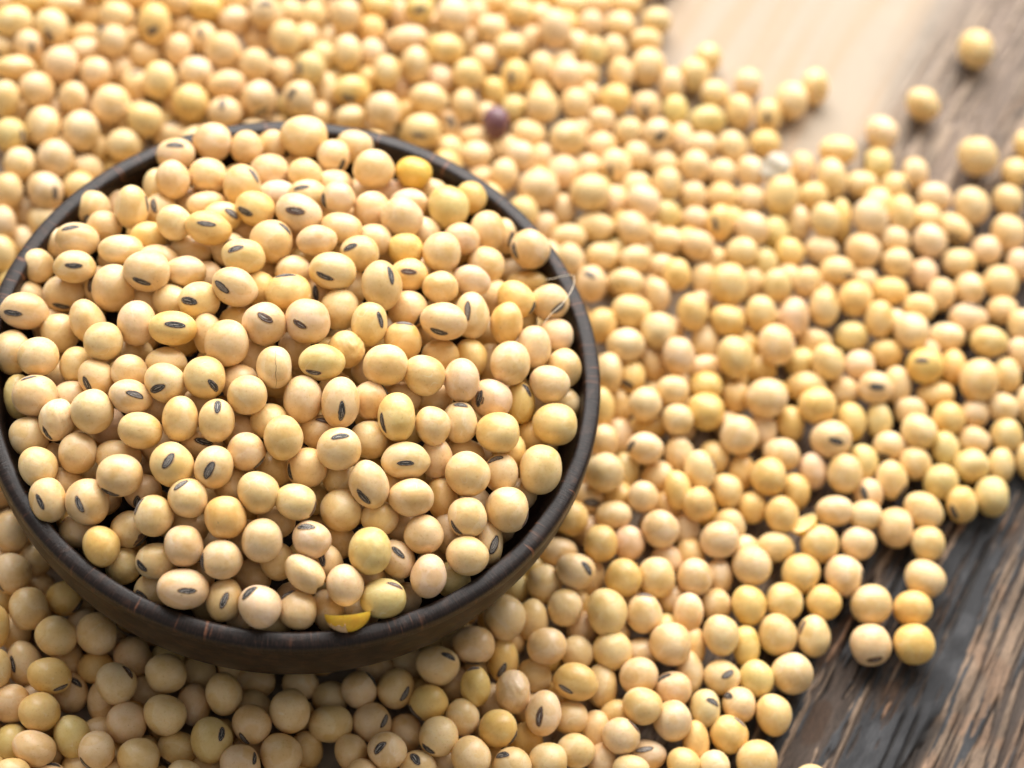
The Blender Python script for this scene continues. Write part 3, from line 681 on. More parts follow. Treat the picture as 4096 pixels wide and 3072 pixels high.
5542,-434,811,323,347,337,964,250,-40,85,193,130,50,0|s||yellow soybean without visible hilum spilled beyond the bowl at four o'clock, nearest the bowl
11830,937,376,362,392,365,959,253,-105,68,194,135,70,3|s||cream soybean without visible hilum spilled beyond the bowl at half past three, third from it
-4621,-2990,955,336,376,354,963,235,71,113,198,141,75,2|s||cream soybean without visible hilum spilled beyond the bowl at eight o'clock
7241,-314,820,369,372,370,963,249,-58,81,187,133,76,1|s||pale beige soybean without hilum spilled beyond the bowl at four o'clock, nearest the bowl
8391,-236,718,393,361,379,963,248,-70,78,192,138,79,6|s||pale beige soybean without hilum spilled beyond the bowl at four o'clock, second from it
11128,440,362,351,333,330,934,228,-140,237,195,142,80,1|s||pale beige soybean without hilum spilled beyond the bowl at half past three, third from it
12469,741,349,352,346,349,959,250,-112,67,197,144,68,6,-83,-46,-70|s||cream soybean at the pile edge, second above the cluster of four
6141,-893,898,327,356,334,965,245,-47,84,193,131,51,6|s||yellow soybean without visible hilum spilled beyond the bowl at four o'clock, second from it
10370,219,456,379,379,367,962,249,-91,73,196,141,65,0|s||cream soybean without visible hilum spilled beyond the bowl at half past three, nearest the bowl
9088,-598,580,387,399,384,964,243,-78,76,193,140,77,1|s||cream soybean without visible hilum spilled beyond the bowl at four o'clock, third from it
5763,-1600,960,373,350,349,966,239,-42,85,197,142,77,7,60,12,-50|s||pale beige soybean with hilum spilled beyond the bowl at half past four, nearest the bowl
-4388,-3805,970,356,384,362,965,227,71,112,200,145,83,7,-73,-56,-60|s||pale beige soybean with hilum spilled beyond the bowl at half past seven, nearest the bowl
10077,-478,390,373,388,384,949,257,-21,-180,191,132,53,3|s||yellow soybean without visible hilum spilled beyond the bowl at four o'clock, fifth from it
7313,-1282,667,367,391,367,966,239,-59,81,200,148,75,2|s||cream soybean without visible hilum spilled beyond the bowl at four o'clock, nearest the bowl
10900,-315,392,377,407,383,963,243,-96,72,210,150,85,7,93,-20,-85|s||pale beige soybean with hilum spilled beyond the bowl at half past three, second from it
8045,-1096,648,348,366,355,965,240,-66,79,195,141,82,5|s||pale beige soybean without hilum spilled beyond the bowl at four o'clock, third from it
6688,-1507,842,358,378,349,966,239,-52,83,188,128,48,5|s||yellow soybean without visible hilum spilled beyond the bowl at four o'clock, third from it
12473,-56,390,408,372,384,962,256,-79,-60,202,145,75,7|s||cream soybean on dark wood, just above the cluster of four
5250,-1831,612,333,376,331,967,236,-36,87,205,150,78,4|s||cream soybean without visible hilum spilled beyond the bowl at half past four, nearest the bowl
-3366,-4016,754,333,325,325,967,223,60,109,196,134,50,4,81,-48,45|s||yellow soybean with hilum showing spilled beyond the bowl at half past seven
10572,-972,348,348,348,352,964,237,-93,73,203,138,50,1|s||yellow soybean without visible hilum spilled beyond the bowl at four o'clock, sixth from it
9814,-1132,369,382,359,366,958,249,-31,-137,203,151,68,2|s||cream soybean without visible hilum spilled beyond the bowl at four o'clock, fourth from it
11463,-833,395,404,387,383,963,237,-102,71,195,141,72,6|s||cream soybean, upper left of the four clustered on bare dark wood
9132,-1390,500,331,392,341,966,235,-78,76,197,137,49,7|s||yellow soybean without visible hilum spilled beyond the bowl at four o'clock, fourth from it
12271,-734,365,387,343,340,963,237,-110,69,201,131,48,6|s||yellow soybean, upper right of the four clustered on bare dark wood
-3903,-4451,971,370,389,363,967,221,67,111,185,131,66,2|s||cream soybean without visible hilum spilled beyond the bowl at half past seven, nearest the bowl
5695,-2298,758,330,359,331,968,232,-41,85,203,149,78,0|s||cream soybean without visible hilum spilled beyond the bowl at half past four, second from it
8008,-1838,592,291,378,311,967,233,-66,79,208,148,86,0|s||cream soybean without visible hilum spilled beyond the bowl at four o'clock, second from it
7179,-2104,728,347,384,352,968,232,-57,82,208,153,84,5,2,95,-5|s||cream soybean with hilum showing spilled beyond the bowl at half past four, nearest the bowl
6462,-2299,904,379,461,389,968,232,-49,83,205,151,71,7|s||cream soybean without visible hilum spilled beyond the bowl at half past four, fourth from it
4599,-2845,1013,393,435,392,969,229,-29,88,200,147,81,7|s||pale beige soybean without hilum spilled beyond the bowl at half past four, nearest the bowl
-2577,-4697,991,377,382,384,969,217,53,107,199,142,76,3|s||cream soybean without visible hilum spilled beyond the bowl at seven o'clock, nearest the bowl
9761,-1847,393,378,413,375,949,217,-113,200,187,134,64,5|s||cream soybean without visible hilum spilled beyond the bowl at four o'clock, fifth from it
10454,-1720,361,322,409,348,966,230,-91,73,203,149,73,5,-75,43,55|s||cream soybean with hilum showing spilled beyond the bowl at four o'clock
-3285,-4888,981,388,374,377,969,216,61,109,201,147,73,1|s||cream soybean without visible hilum spilled beyond the bowl at half past seven, second from it
8658,-2201,662,340,390,347,968,229,-73,78,192,145,76,7|s||pale beige soybean without hilum spilled beyond the bowl at four o'clock, fourth from it
12362,-1519,397,407,386,380,964,230,-111,69,201,135,46,2|s||yellow soybean, lower right of the four clustered on bare dark wood
11535,-1709,402,406,397,409,965,229,-103,71,198,140,79,2,18,-71,5|s||pale soybean with dark hilum below, lower left of the four on dark wood
4145,-3524,978,412,347,356,971,222,-23,90,195,136,77,3,1,-95,-10|s||pale beige soybean with hilum spilled beyond the bowl at five o'clock, nearest the bowl
5469,-3243,938,372,344,338,970,224,-38,86,196,138,76,0|s||cream soybean without visible hilum spilled beyond the bowl at half past four, third from it
7747,-2646,749,397,403,395,969,226,-63,80,200,141,76,3|s||cream soybean without visible hilum spilled beyond the bowl at half past four, seventh from it
6703,-2940,635,372,378,370,970,224,-51,83,210,156,76,4|s||cream soybean without visible hilum spilled beyond the bowl at half past four, fifth from it
-1908,-4848,613,356,370,365,970,213,46,105,189,131,73,2|s||cream soybean without visible hilum spilled beyond the bowl at seven o'clock, second from it
4721,-3531,598,307,413,322,971,220,-29,88,195,132,48,2,-5,-48,55|s||yellow soybean with hilum showing spilled beyond the bowl at five o'clock, nearest the bowl
-3774,-5325,541,332,429,355,946,217,38,237,189,139,77,5,-67,11,-85|s||pale beige soybean with hilum spilled beyond the bowl at half past seven, second from it
3556,-4034,983,402,365,369,972,218,-16,91,201,146,76,7,53,41,-15|s||cream soybean with hilum showing spilled beyond the bowl at five o'clock
-1196,-5203,971,388,354,355,971,210,39,103,196,145,76,2|s||cream soybean without visible hilum spilled beyond the bowl at half past six, nearest the bowl
10117,-2604,397,399,396,383,968,222,-88,75,195,142,78,4|s||cream soybean without visible hilum spilled beyond the bowl at four o'clock, sixth from it
7250,-3355,649,369,352,345,971,219,-57,82,199,141,78,0|s||pale beige soybean without hilum spilled beyond the bowl at half past four, second from it
-3194,-5662,965,399,334,354,976,201,80,22,199,134,49,4,63,-55,22|s||yellow soybean with hilum showing spilled beyond the bowl at seven o'clock
8812,-2927,345,357,337,343,970,220,-74,78,201,146,76,1,34,20,35|s||cream soybean with hilum showing spilled beyond the bowl at half past four, third from it
9456,-2823,349,337,363,349,969,220,-81,76,189,149,64,1|s||greenish yellow soybean without visible hilum spilled beyond the bowl at four o'clock
-2014,-5569,1014,368,384,359,971,208,48,105,188,141,79,7,61,55,-75|s||pale beige soybean with hilum spilled beyond the bowl at seven o'clock, nearest the bowl
6110,-3819,875,428,354,365,974,221,-16,-42,185,124,47,5,-37,-52,-13|s||yellow soybean with hilum showing spilled beyond the bowl at half past four, nearest the bowl
7904,-3426,520,356,336,351,971,217,-64,80,208,142,83,6,-52,68,10|s||cream soybean with hilum showing spilled beyond the bowl at half past four, second from it
370,-4735,318,361,301,317,972,211,20,99,190,136,73,3|s||cream soybean without visible hilum spilled beyond the bowl at six o'clock, nearest the bowl
4318,-4303,907,276,373,295,972,214,-24,89,188,134,47,4,-20,93,-10|s||yellow soybean with hilum showing spilled beyond the bowl at five o'clock, second from it
6621,-3565,356,305,418,339,971,216,-50,83,190,139,70,3|s||cream soybean without visible hilum spilled beyond the bowl at half past four, sixth from it
2907,-4528,696,350,384,351,974,210,29,-76,194,137,66,5,56,-11,75|s||cream soybean with hilum showing spilled beyond the bowl at half past five, nearest the bowl
2253,-4694,704,327,352,338,973,211,-1,94,194,142,84,4,72,61,-75|s||pale beige soybean with hilum spilled beyond the bowl at half past five, nearest the bowl
5010,-4258,889,322,398,330,972,214,-32,87,188,134,78,3|s|wrinkle|pale soybean with crumpled flaking skin, spilled below the bowl
-98,-5383,964,333,399,346,973,208,27,100,195,141,72,1|s||cream soybean without visible hilum spilled beyond the bowl at half past six, second from it
-2841,-5631,340,318,373,328,971,205,57,106,199,145,83,5,22,56,-30|s||pale beige soybean with hilum spilled beyond the bowl at seven o'clock, second from it
3543,-4719,779,362,339,345,973,210,-15,91,195,136,48,5,-76,-57,-45|s||yellow soybean with hilum showing spilled beyond the bowl at half past five
-3789,-6179,670,357,351,351,971,201,69,109,191,131,72,6|s||pale beige soybean without visible hilum spilled beyond the bowl at seven o'clock
9199,-3423,365,317,329,326,970,215,-78,77,203,145,81,3,-71,52,-30|s||pale beige soybean with hilum spilled beyond the bowl at half past four, third from it
-608,-5517,556,311,383,331,973,205,32,101,183,128,74,3|s||cream soybean without visible hilum spilled beyond the bowl at half past six, third from it
8568,-3661,442,290,355,303,971,214,-71,79,176,135,65,3,49,36,-12|s||greenish yellow soybean with hilum showing spilled beyond the bowl at half past four
7370,-4007,826,366,346,343,972,213,-58,82,200,143,66,7|s||cream soybean without visible hilum spilled beyond the bowl at half past four, eighth from it
1131,-5477,986,364,408,373,974,206,13,97,195,142,76,4|s||cream soybean without visible hilum spilled beyond the bowl at six o'clock, second from it
-3191,-6357,929,372,358,352,972,200,63,107,201,137,54,4|s||yellow soybean without visible hilum spilled beyond the bowl at seven o'clock
5617,-4577,933,330,427,356,977,212,-20,2,214,155,94,5,-22,-18,90|s||pale beige soybean with hilum spilled beyond the bowl at five o'clock, second from it
9843,-3473,365,338,395,348,970,214,-85,76,200,142,65,7|s||cream soybean without visible hilum spilled beyond the bowl at half past four, ninth from it
-1033,-5970,982,388,366,364,973,202,38,102,210,155,80,7|s||cream soybean without visible hilum spilled beyond the bowl at half past six, fourth from it
4183,-4876,753,307,349,322,974,208,-22,89,202,148,78,1|s||cream soybean without visible hilum spilled beyond the bowl at five o'clock, nearest the bowl
6122,-4383,519,348,313,326,973,209,-44,85,187,133,69,3|s||cream soybean without visible hilum spilled beyond the bowl at five o'clock, second from it
2598,-5240,612,354,363,342,974,205,-4,93,198,141,79,4,65,8,50|s||pale beige soybean with hilum spilled beyond the bowl at half past five, second from it
-1673,-6199,807,370,384,371,973,200,46,103,207,148,90,0|s||pale beige soybean without visible hilum spilled beyond the bowl at half past six
512,-5857,962,356,367,346,974,202,21,98,185,128,68,1,-40,-73,-75|s||cream soybean with hilum showing spilled beyond the bowl at six o'clock
7987,-4103,602,355,386,367,972,211,-65,80,191,140,81,4|s||pale beige soybean without hilum spilled beyond the bowl at half past four, third from it
1851,-5409,635,413,345,354,974,204,5,95,196,146,74,6|s||cream soybean without visible hilum spilled beyond the bowl at six o'clock, third from it
4832,-5043,953,355,350,361,974,206,-29,88,195,132,47,6,80,-51,50|s||yellow soybean with hilum showing spilled beyond the bowl at five o'clock, third from it
3811,-5407,962,361,364,371,975,203,-17,90,211,154,78,6,-52,-66,-20|s||cream soybean with hilum showing spilled beyond the bowl at half past five, second from it
9067,-4056,361,361,367,356,972,209,-76,78,199,136,53,1,61,69,-20|s||yellow soybean with hilum showing spilled beyond the bowl at half past four, second from it
-2576,-6577,689,330,387,337,973,196,56,105,184,141,57,7|s||greenish yellow soybean without visible hilum spilled beyond the bowl at seven o'clock
-122,-6272,964,377,410,379,979,193,54,-27,183,139,63,7,41,36,80|s||greenish yellow soybean with hilum spilled beyond the bowl at half past six, nearest the bowl
7071,-4656,737,347,344,347,973,207,-54,82,196,141,80,1,74,60,-45|s||pale beige soybean with hilum spilled beyond the bowl at half past four, second from it
-715,-6377,552,363,316,331,975,196,35,101,186,138,66,7,-47,-83,-20|s||greenish yellow soybean with hilum spilled beyond the bowl at half past six, second from it
-2050,-6856,945,330,343,323,974,194,51,104,200,144,82,6,-56,-77,-60|s||pale beige soybean with hilum spilled beyond the bowl at seven o'clock, third from it
-3108,-7021,861,402,308,332,977,179,95,-64,204,142,78,3|s||cream soybean without visible hilum spilled beyond the bowl at seven o'clock, third from it
2967,-5865,949,357,343,346,976,200,-7,92,189,135,76,1,-38,16,45|s||cream soybean with hilum showing spilled beyond the bowl at half past five, third from it
2325,-5857,600,299,342,309,976,199,0,94,197,141,76,7|s||cream soybean without visible hilum spilled beyond the bowl at half past five, nearest the bowl
6308,-5060,634,358,325,327,974,203,-45,84,198,147,76,1|s||cream soybean without visible hilum spilled beyond the bowl at five o'clock, third from it
1129,-6250,815,376,406,370,976,197,14,97,197,142,78,7|s||pale beige soybean without visible hilum spilled beyond the bowl at six o'clock
4456,-5705,976,362,390,375,976,200,-24,89,212,152,80,1|s||cream soybean without visible hilum spilled beyond the bowl at half past five, second from it
-1277,-6857,958,379,338,351,975,193,42,102,177,126,60,3|s||cream soybean without visible hilum spilled beyond the bowl at half past six, fifth from it
9631,-4462,388,386,380,383,972,204,-82,77,197,142,69,0|s||cream soybean without visible hilum spilled beyond the bowl at half past four, tenth from it
5845,-5451,853,355,333,335,975,200,-40,85,196,145,77,3|s||pale beige soybean without visible hilum spilled beyond the bowl at five o'clock
481,-6657,970,372,367,377,976,194,22,98,199,143,87,2,73,37,55|s||pale beige soybean with hilum showing spilled beyond the bowl at six o'clock
10660,-4633,315,323,307,299,972,201,-93,75,189,138,70,0|s||cream soybean alone on dark wood, cut by the bottom edge"""
REST = """404,4325,3344,381,286,298,945,311,8,100,208,154,84,3
-1519,2681,3713,343,317,332,947,301,30,107,203,146,87,1
-489,2665,3866,330,330,331,948,301,20,104,210,151,90,7
3535,3411,2953,356,306,308,950,298,-23,90,202,148,83,2
-1943,1395,3862,342,319,330,950,291,37,109,204,144,78,2
3897,3023,3271,423,257,292,951,296,-27,89,183,122,46,4
-3867,1002,3565,298,365,319,949,287,58,115,187,135,74,5,-53,11,-105
713,1651,4090,286,381,297,951,292,8,100,202,148,82,2
189,1327,4125,311,350,323,952,290,14,102,206,148,82,4,-25,9,-80
3309,2375,3565,309,353,311,952,293,-20,91,205,144,75,0
-5147,690,3185,330,330,333,949,283,72,119,186,134,72,0
-2873,714,3793,353,309,317,951,285,48,112,203,148,78,7
-1,13,4196,306,356,324,955,278,18,102,190,139,81,2
-2865,-448,3809,381,286,299,954,274,50,111,196,143,72,0
-770,-342,4192,358,344,334,955,276,27,105,202,149,83,2
3468,1025,3410,295,369,305,956,280,-21,91,201,144,72,6
-4054,-900,3260,309,353,328,955,268,64,115,189,138,76,7
2605,-299,3970,379,287,297,958,272,-10,94,189,136,76,5
2050,-522,4128,349,312,327,958,271,-4,96,185,132,72,7
-1402,-1386,4079,330,330,335,958,265,36,107,194,141,80,5
4950,512,3281,318,342,314,958,273,-37,86,193,140,74,1
-2146,-1536,4003,330,330,318,957,264,45,109,190,136,83,6
-653,-1241,3747,404,269,291,958,264,28,104,188,139,73,5
-2951,-1930,3664,315,346,324,958,259,54,111,196,137,86,6
-624,-1771,4064,353,309,320,959,261,28,104,192,136,74,6
772,-1554,4174,347,314,323,960,262,12,100,195,141,78,4,19,68,-20
4499,-320,3297,310,351,310,960,265,-31,88,203,136,53,4
-1200,-2143,4069,371,294,301,960,258,35,106,203,145,79,0,8,7,-20
4132,-884,3583,320,340,328,961,262,-27,89,205,142,56,3
3324,-1145,3656,381,286,306,961,261,-17,92,193,137,68,1
122,-2326,3947,346,315,328,962,254,21,102,197,143,73,2
-3139,-2673,3046,342,319,315,961,248,57,111,199,147,77,1
1286,-2289,3998,330,330,331,962,253,7,98,193,144,75,2
-3440,-3091,3390,356,306,321,961,246,62,112,192,139,74,2
-525,-2821,3958,330,330,330,962,250,29,104,201,146,77,2
4405,-1533,3287,350,311,310,963,254,-29,88,205,146,78,7
370,-3292,3872,350,311,311,964,243,19,101,202,148,77,5
-1081,-3621,3735,340,320,329,964,241,37,105,195,140,71,7
2528,-2737,3531,353,309,323,965,245,-6,94,198,144,82,1
1462,-3223,3425,330,330,330,966,241,7,97,194,140,71,1
1350,-3797,3652,321,339,331,967,236,9,98,208,150,81,5,-22,21,-75
3558,-3455,3244,330,330,326,968,235,-17,91,184,143,62,2
657,-4853,3174,356,306,314,970,223,18,99,194,142,71,0
1001,4335,3493,404,269,294,945,311,2,98,200,137,83,5
-2650,3225,3460,319,342,321,945,305,41,111,189,132,74,3
-4120,3148,3101,279,390,296,944,303,56,116,210,152,92,5
-3147,2825,3668,320,341,317,945,303,47,113,200,146,81,0,-40,31,-70
74,3482,3667,391,279,293,946,306,12,102,203,144,78,4
-4909,1940,3350,330,330,338,946,295,66,118,195,143,80,7
1107,2843,3678,306,356,308,949,300,2,98,204,150,87,1
-3704,-1513,3698,359,304,323,956,264,62,114,183,130,71,0
3319,-2662,3475,275,397,297,965,245,-16,92,201,147,84,3
-1501,5017,3417,330,330,338,941,319,26,107,201,142,73,6,89,-33,-60
-82,4100,3700,388,321,336,945,312,13,102,197,143,79,3
-3355,3436,3503,286,381,313,944,307,48,113,193,140,67,2
1749,4544,3445,363,300,312,945,312,-6,96,187,134,69,5
-1062,3504,3924,384,283,295,945,309,24,106,191,139,93,0
-478,3487,4110,370,294,317,945,309,18,104,197,143,74,3,-34,53,5
1405,3876,3910,374,291,303,946,310,-2,97,202,146,90,4
-2280,2983,3896,395,275,309,945,305,38,110,217,156,86,4
-1907,2584,4191,372,293,311,946,303,35,109,216,159,70,0,51,24,-40
1806,3328,3812,314,347,324,948,304,-6,96,193,141,79,7
3307,3935,3373,295,369,321,948,305,-22,90,205,149,84,5,37,-15,70
-3165,1975,3963,354,308,306,947,297,49,113,205,141,52,0
941,2655,4245,354,308,318,948,302,4,99,198,141,80,3
-1644,2012,4023,339,322,314,948,297,33,108,178,131,69,0,-10,21,60
-2861,1452,4099,394,276,297,948,293,47,112,184,134,76,1
-883,1089,4322,312,349,324,951,290,26,105,188,126,48,7
-1568,-94,4370,272,400,293,953,280,36,108,197,141,73,7
-4689,-1551,3426,271,402,296,955,263,72,117,193,148,64,2
-2023,-3109,3673,336,324,332,962,246,46,108,195,137,78,4,-36,-56,70
3964,6529,329,330,330,323,947,308,-29,88,196,140,82,6
5915,-367,330,330,330,336,964,248,-44,84,194,138,83,5
4693,-1865,330,309,353,320,968,235,-30,88,189,145,62,4
6112,-2466,330,311,350,308,969,228,-45,84,198,139,82,4
7246,-2743,330,361,301,323,970,224,-57,82,196,146,84,4
-3072,-5032,329,330,330,339,970,211,58,107,193,136,72,2
2997,-3820,330,330,330,320,972,217,-10,92,196,144,75,2
2424,-4042,332,350,311,309,972,216,-3,94,195,138,74,1
-689,-4807,330,330,330,332,972,211,32,101,202,146,73,3
3919,-4047,330,311,350,324,972,214,-20,90,200,146,86,5
1156,-4639,330,346,315,320,973,211,12,97,207,150,80,1
-1539,-5326,330,348,313,318,972,207,42,103,176,126,67,0
1755,-4782,330,348,313,323,973,209,5,95,203,153,82,0
4618,-4250,330,320,341,334,973,212,-27,88,189,139,80,6
404,-5291,444,350,311,309,973,206,21,99,202,146,74,1
7004,-4068,319,356,306,319,973,211,-53,83,198,133,52,1
6619,-4456,345,283,384,310,973,207,-49,84,196,136,72,6
-2127,-6284,333,356,306,324,973,197,50,104,202,146,83,4
3217,-5190,330,315,346,329,975,203,-11,92,208,147,82,3
6841,-5053,333,291,374,304,975,201,-51,83,200,142,83,4
3985,-5586,330,330,330,324,976,199,-19,90,191,137,77,2
-115,-6565,330,381,286,304,976,192,28,99,193,143,76,0
3939,11508,319,313,348,311,934,344,-32,86,195,146,83,6
105,8213,330,437,249,289,941,324,6,100,204,151,83,2
2537,7383,338,330,330,320,944,316,-16,92,189,129,70,4
5397,-4924,382,320,341,317,974,204,-35,87,197,133,49,4
8481,-4316,330,265,412,299,973,207,-70,79,199,130,53,2
1531,-5884,332,309,353,324,975,198,9,96,193,138,69,2
-5628,10296,580,467,233,277,930,344,54,118,195,129,56,4
-3565,10764,580,356,306,326,931,346,36,111,194,137,64,5
-8299,9545,580,361,301,314,928,340,79,127,200,139,75,0
-2270,10831,436,318,342,328,932,345,24,107,200,145,77,7
-27,11434,354,261,417,303,933,347,3,99,205,147,86,7
1684,11768,410,298,365,321,933,348,-12,94,188,132,73,5
-6532,9809,334,330,330,322,931,339,63,121,190,126,51,5
3079,12112,331,330,330,334,933,349,-24,89,204,153,92,5
-4375,9978,333,364,299,308,933,339,44,114,198,144,78,4
-6424,9199,370,399,273,297,932,335,63,121,203,148,71,1
-3940,9585,580,320,341,321,934,338,41,113,199,144,77,6,-13,41,-80
-2822,9992,401,353,308,318,934,339,30,109,197,138,76,7
2908,11418,333,319,342,328,934,344,-22,90,213,153,88,6
-1245,10273,419,309,353,315,935,340,16,104,201,147,80,3
1589,11034,331,317,343,312,935,343,-10,94,192,138,72,4
-7938,8355,460,319,342,334,932,331,78,126,192,139,72,4,-29,-40,-60
-6207,8658,581,393,277,295,933,333,62,120,202,148,87,3
-5029,8837,564,367,297,304,934,333,52,117,196,139,75,5
-1329,9667,583,320,341,312,936,337,17,104,191,144,72,1
2067,10592,388,340,321,333,936,340,-14,93,210,149,79,3
-5476,8429,445,330,330,330,935,330,56,118,197,141,78,3
5026,10900,382,299,364,305,936,339,-41,83,209,149,78,1
-312,9306,490,320,341,321,938,333,8,101,178,121,48,0
6145,10847,375,279,390,313,936,338,-51,80,201,145,87,0
-4995,7991,580,320,340,322,936,327,53,117,197,143,74,2,0,82,20
-1053,8780,548,251,434,282,938,330,16,103,206,152,84,3
405,9274,375,343,317,328,938,331,2,99,193,133,79,7
701,8733,437,372,293,301,940,328,0,98,201,137,53,5
-6477,6951,454,330,330,327,937,319,68,121,186,137,79,3
-1126,8171,457,330,330,338,940,325,17,104,196,140,72,3
1589,8643,341,297,366,317,941,326,-8,95,203,142,75,0,23,31,-60
-3623,7334,338,390,279,301,940,320,42,112,185,129,49,7
3306,8812,364,378,345,361,941,326,-24,89,208,147,72,7
6556,9464,307,286,381,297,940,327,-55,79,207,148,85,3
6995,9278,478,365,298,305,940,327,-59,78,186,133,74,4
2857,8338,333,345,316,314,942,323,-20,91,210,151,79,6
-5366,6293,400,286,381,309,940,313,59,118,190,130,53,3
1707,7871,531,330,330,340,942,321,-9,95,205,148,72,6
3720,8269,330,317,343,315,942,321,-28,88,196,144,80,5
-5471,5658,557,374,291,303,942,310,62,118,206,153,83,2
4647,8241,328,345,316,313,943,320,-36,85,207,151,85,0
7507,8771,330,330,330,330,942,321,-63,76,191,138,74,0
5761,7993,339,340,321,319,944,317,-47,82,193,141,72,0
11234,9254,326,330,330,319,940,321,-97,65,195,142,70,2,82,18,-60
6975,8017,329,316,344,311,944,316,-58,78,200,145,81,4
8182,8231,330,330,330,335,943,317,-69,75,196,144,84,7
5373,7485,330,296,368,316,945,314,-43,83,203,145,86,3
10890,8764,332,330,330,336,941,318,-94,66,205,149,72,3
4316,7044,330,303,360,314,946,312,-33,87,194,136,72,5
-6432,4430,328,289,377,307,944,299,73,121,196,146,86,7
6499,7397,330,320,341,333,945,312,-53,80,172,133,59,1
11954,8590,335,330,330,331,941,316,-104,63,203,151,73,0
-5947,4164,595,343,317,328,944,298,69,120,196,146,76,2
10158,8115,323,228,478,280,943,314,-88,69,190,131,48,3
5050,6708,405,418,312,323,947,309,-39,85,202,146,73,1
8795,7473,329,295,369,305,945,310,-75,73,182,141,59,0
4515,6294,455,387,281,306,947,306,-34,86,199,145,76,6
11303,7839,351,356,306,321,943,311,-98,66,199,145,80,2
8639,6652,330,317,343,331,947,304,-74,74,175,135,61,5
7448,5912,367,295,369,302,949,300,-62,78,191,141,76,2
8429,6070,338,301,361,305,948,300,-72,75,188,138,75,1
11300,6528,350,401,305,316,946,301,-99,66,205,135,50,0
10591,5250,337,364,307,312,950,291,-92,69,187,143,63,6
7645,4337,462,292,373,299,952,288,-64,78,204,152,84,3
11355,4977,330,364,299,316,950,288,-100,67,184,121,46,2
9622,4365,329,330,330,326,952,285,-83,72,189,143,61,4
6648,3555,491,288,378,315,936,273,-90,205,199,141,76,2
7740,3725,480,393,277,298,954,282,-65,78,204,148,85,5
8859,4015,333,310,351,321,953,283,-75,75,196,135,51,4
10563,3873,330,346,315,324,953,280,-92,70,193,139,77,5
12441,4209,331,400,272,301,951,280,-110,65,205,138,56,3
6099,2514,341,283,384,304,957,273,-48,83,192,131,56,2
11333,3350,326,275,395,308,954,274,-100,68,189,145,65,5
9566,2867,329,297,366,305,956,272,-82,73,199,137,50,3
6766,2172,352,408,267,298,958,270,-54,81,194,131,47,0
9034,2563,366,280,388,304,957,271,-77,75,187,132,74,3
6218,1809,395,298,365,307,959,267,-48,83,200,143,82,2
12691,2986,329,298,365,320,954,270,-113,65,185,142,60,1
8122,1757,391,315,346,328,959,265,-68,78,197,134,55,7
11091,2327,329,292,373,306,956,266,-98,70,185,140,58,7
6441,1041,420,275,396,311,961,260,-50,83,184,140,61,7
8724,1557,329,284,384,312,959,262,-74,76,198,129,51,5
6369,426,437,351,310,316,962,255,-49,83,194,130,49,3
5776,245,470,340,320,317,963,254,-43,85,203,148,79,7,29,-25,-10
7336,480,336,319,342,327,962,254,-59,80,199,132,56,7
8024,559,322,330,330,325,962,254,-66,79,204,141,48,5
5403,-1083,580,389,280,300,966,243,-38,86,205,143,75,2
7929,-521,324,301,361,311,964,244,-65,79,189,126,53,2
-4133,-3260,580,330,330,338,964,231,66,112,195,142,76,4
7479,-716,374,330,330,321,965,243,-60,80,209,147,85,5
6077,-1378,422,287,403,323,966,238,-45,84,195,141,78,0
-4603,-4111,429,354,307,322,966,222,73,112,197,146,67,6
5145,-2621,596,302,417,320,969,228,-34,87,207,150,75,4
-4150,-4670,392,301,361,325,968,216,69,111,193,141,72,6
6062,-3056,496,327,333,333,970,223,-44,85,198,146,77,1
-2496,-5134,504,358,304,312,970,210,52,106,193,127,48,5
8205,-2944,329,261,417,301,970,221,-67,79,199,145,80,1
5347,-3667,468,333,327,327,972,217,-36,87,189,138,70,2
-2266,-5698,418,280,389,314,972,204,51,105,205,148,86,6
-3596,-6840,489,310,352,324,973,193,68,107,178,138,56,0
7612,-4731,330,371,293,318,974,203,-60,81,188,135,84,7,-11,33,15
-2328,-7046,330,330,330,321,975,189,54,104,201,148,79,3
-1673,-7144,535,309,353,308,976,189,47,103,198,144,79,0
-2715,-7447,591,321,339,324,975,187,59,105,207,148,88,1,6,89,-5
3061,12718,317,392,261,289,931,353,-25,89,191,130,47,2
-4658,10304,749,342,299,318,931,344,46,115,198,142,73,2
3642,12661,329,358,286,310,932,352,-30,87,206,158,80,6
1969,12293,317,342,299,298,932,351,-15,92,191,138,68,3
4218,12819,319,370,277,305,931,352,-35,85,205,140,70,3
4899,12956,320,366,280,297,931,353,-41,83,201,145,74,5
-433,11199,744,349,294,304,932,348,7,101,187,128,47,3
-3997,10281,753,363,297,312,931,344,40,113,193,133,46,3
-1737,10667,681,310,330,317,933,344,20,105,195,145,76,5
-3330,10090,745,334,307,303,933,342,35,111,201,144,84,4
4177,12184,320,308,333,308,933,348,-34,85,184,128,73,6
4826,12328,322,358,290,298,933,349,-40,83,203,144,73,3
-7034,8946,808,366,399,375,931,336,69,123,207,155,81,7,-18,-52,-70
-454,10608,639,316,324,310,934,343,8,101,210,135,54,0
-1781,10072,629,314,326,319,934,340,21,106,187,135,71,0
340,10403,800,498,282,319,923,341,-28,179,201,143,85,2
5434,11995,331,367,299,309,934,346,-45,81,195,139,68,6
-7392,8381,751,303,338,309,932,332,74,125,204,145,82,4,29,-21,-80
-4339,9011,745,293,350,301,934,335,45,114,203,144,84,6
4799,11594,320,286,358,307,934,344,-39,84,192,142,81,7
-305,9916,713,306,335,310,936,338,8,101,187,133,77,5
-7486,7726,760,435,258,301,934,327,76,125,205,148,74,4
-2074,8956,655,292,351,296,937,333,25,107,189,132,70,3
1225,9613,619,310,330,315,937,335,-6,96,198,140,91,3
2386,9718,442,314,331,318,938,334,-17,92,194,131,46,5
7114,10878,324,324,316,317,937,337,-60,77,208,153,82,1
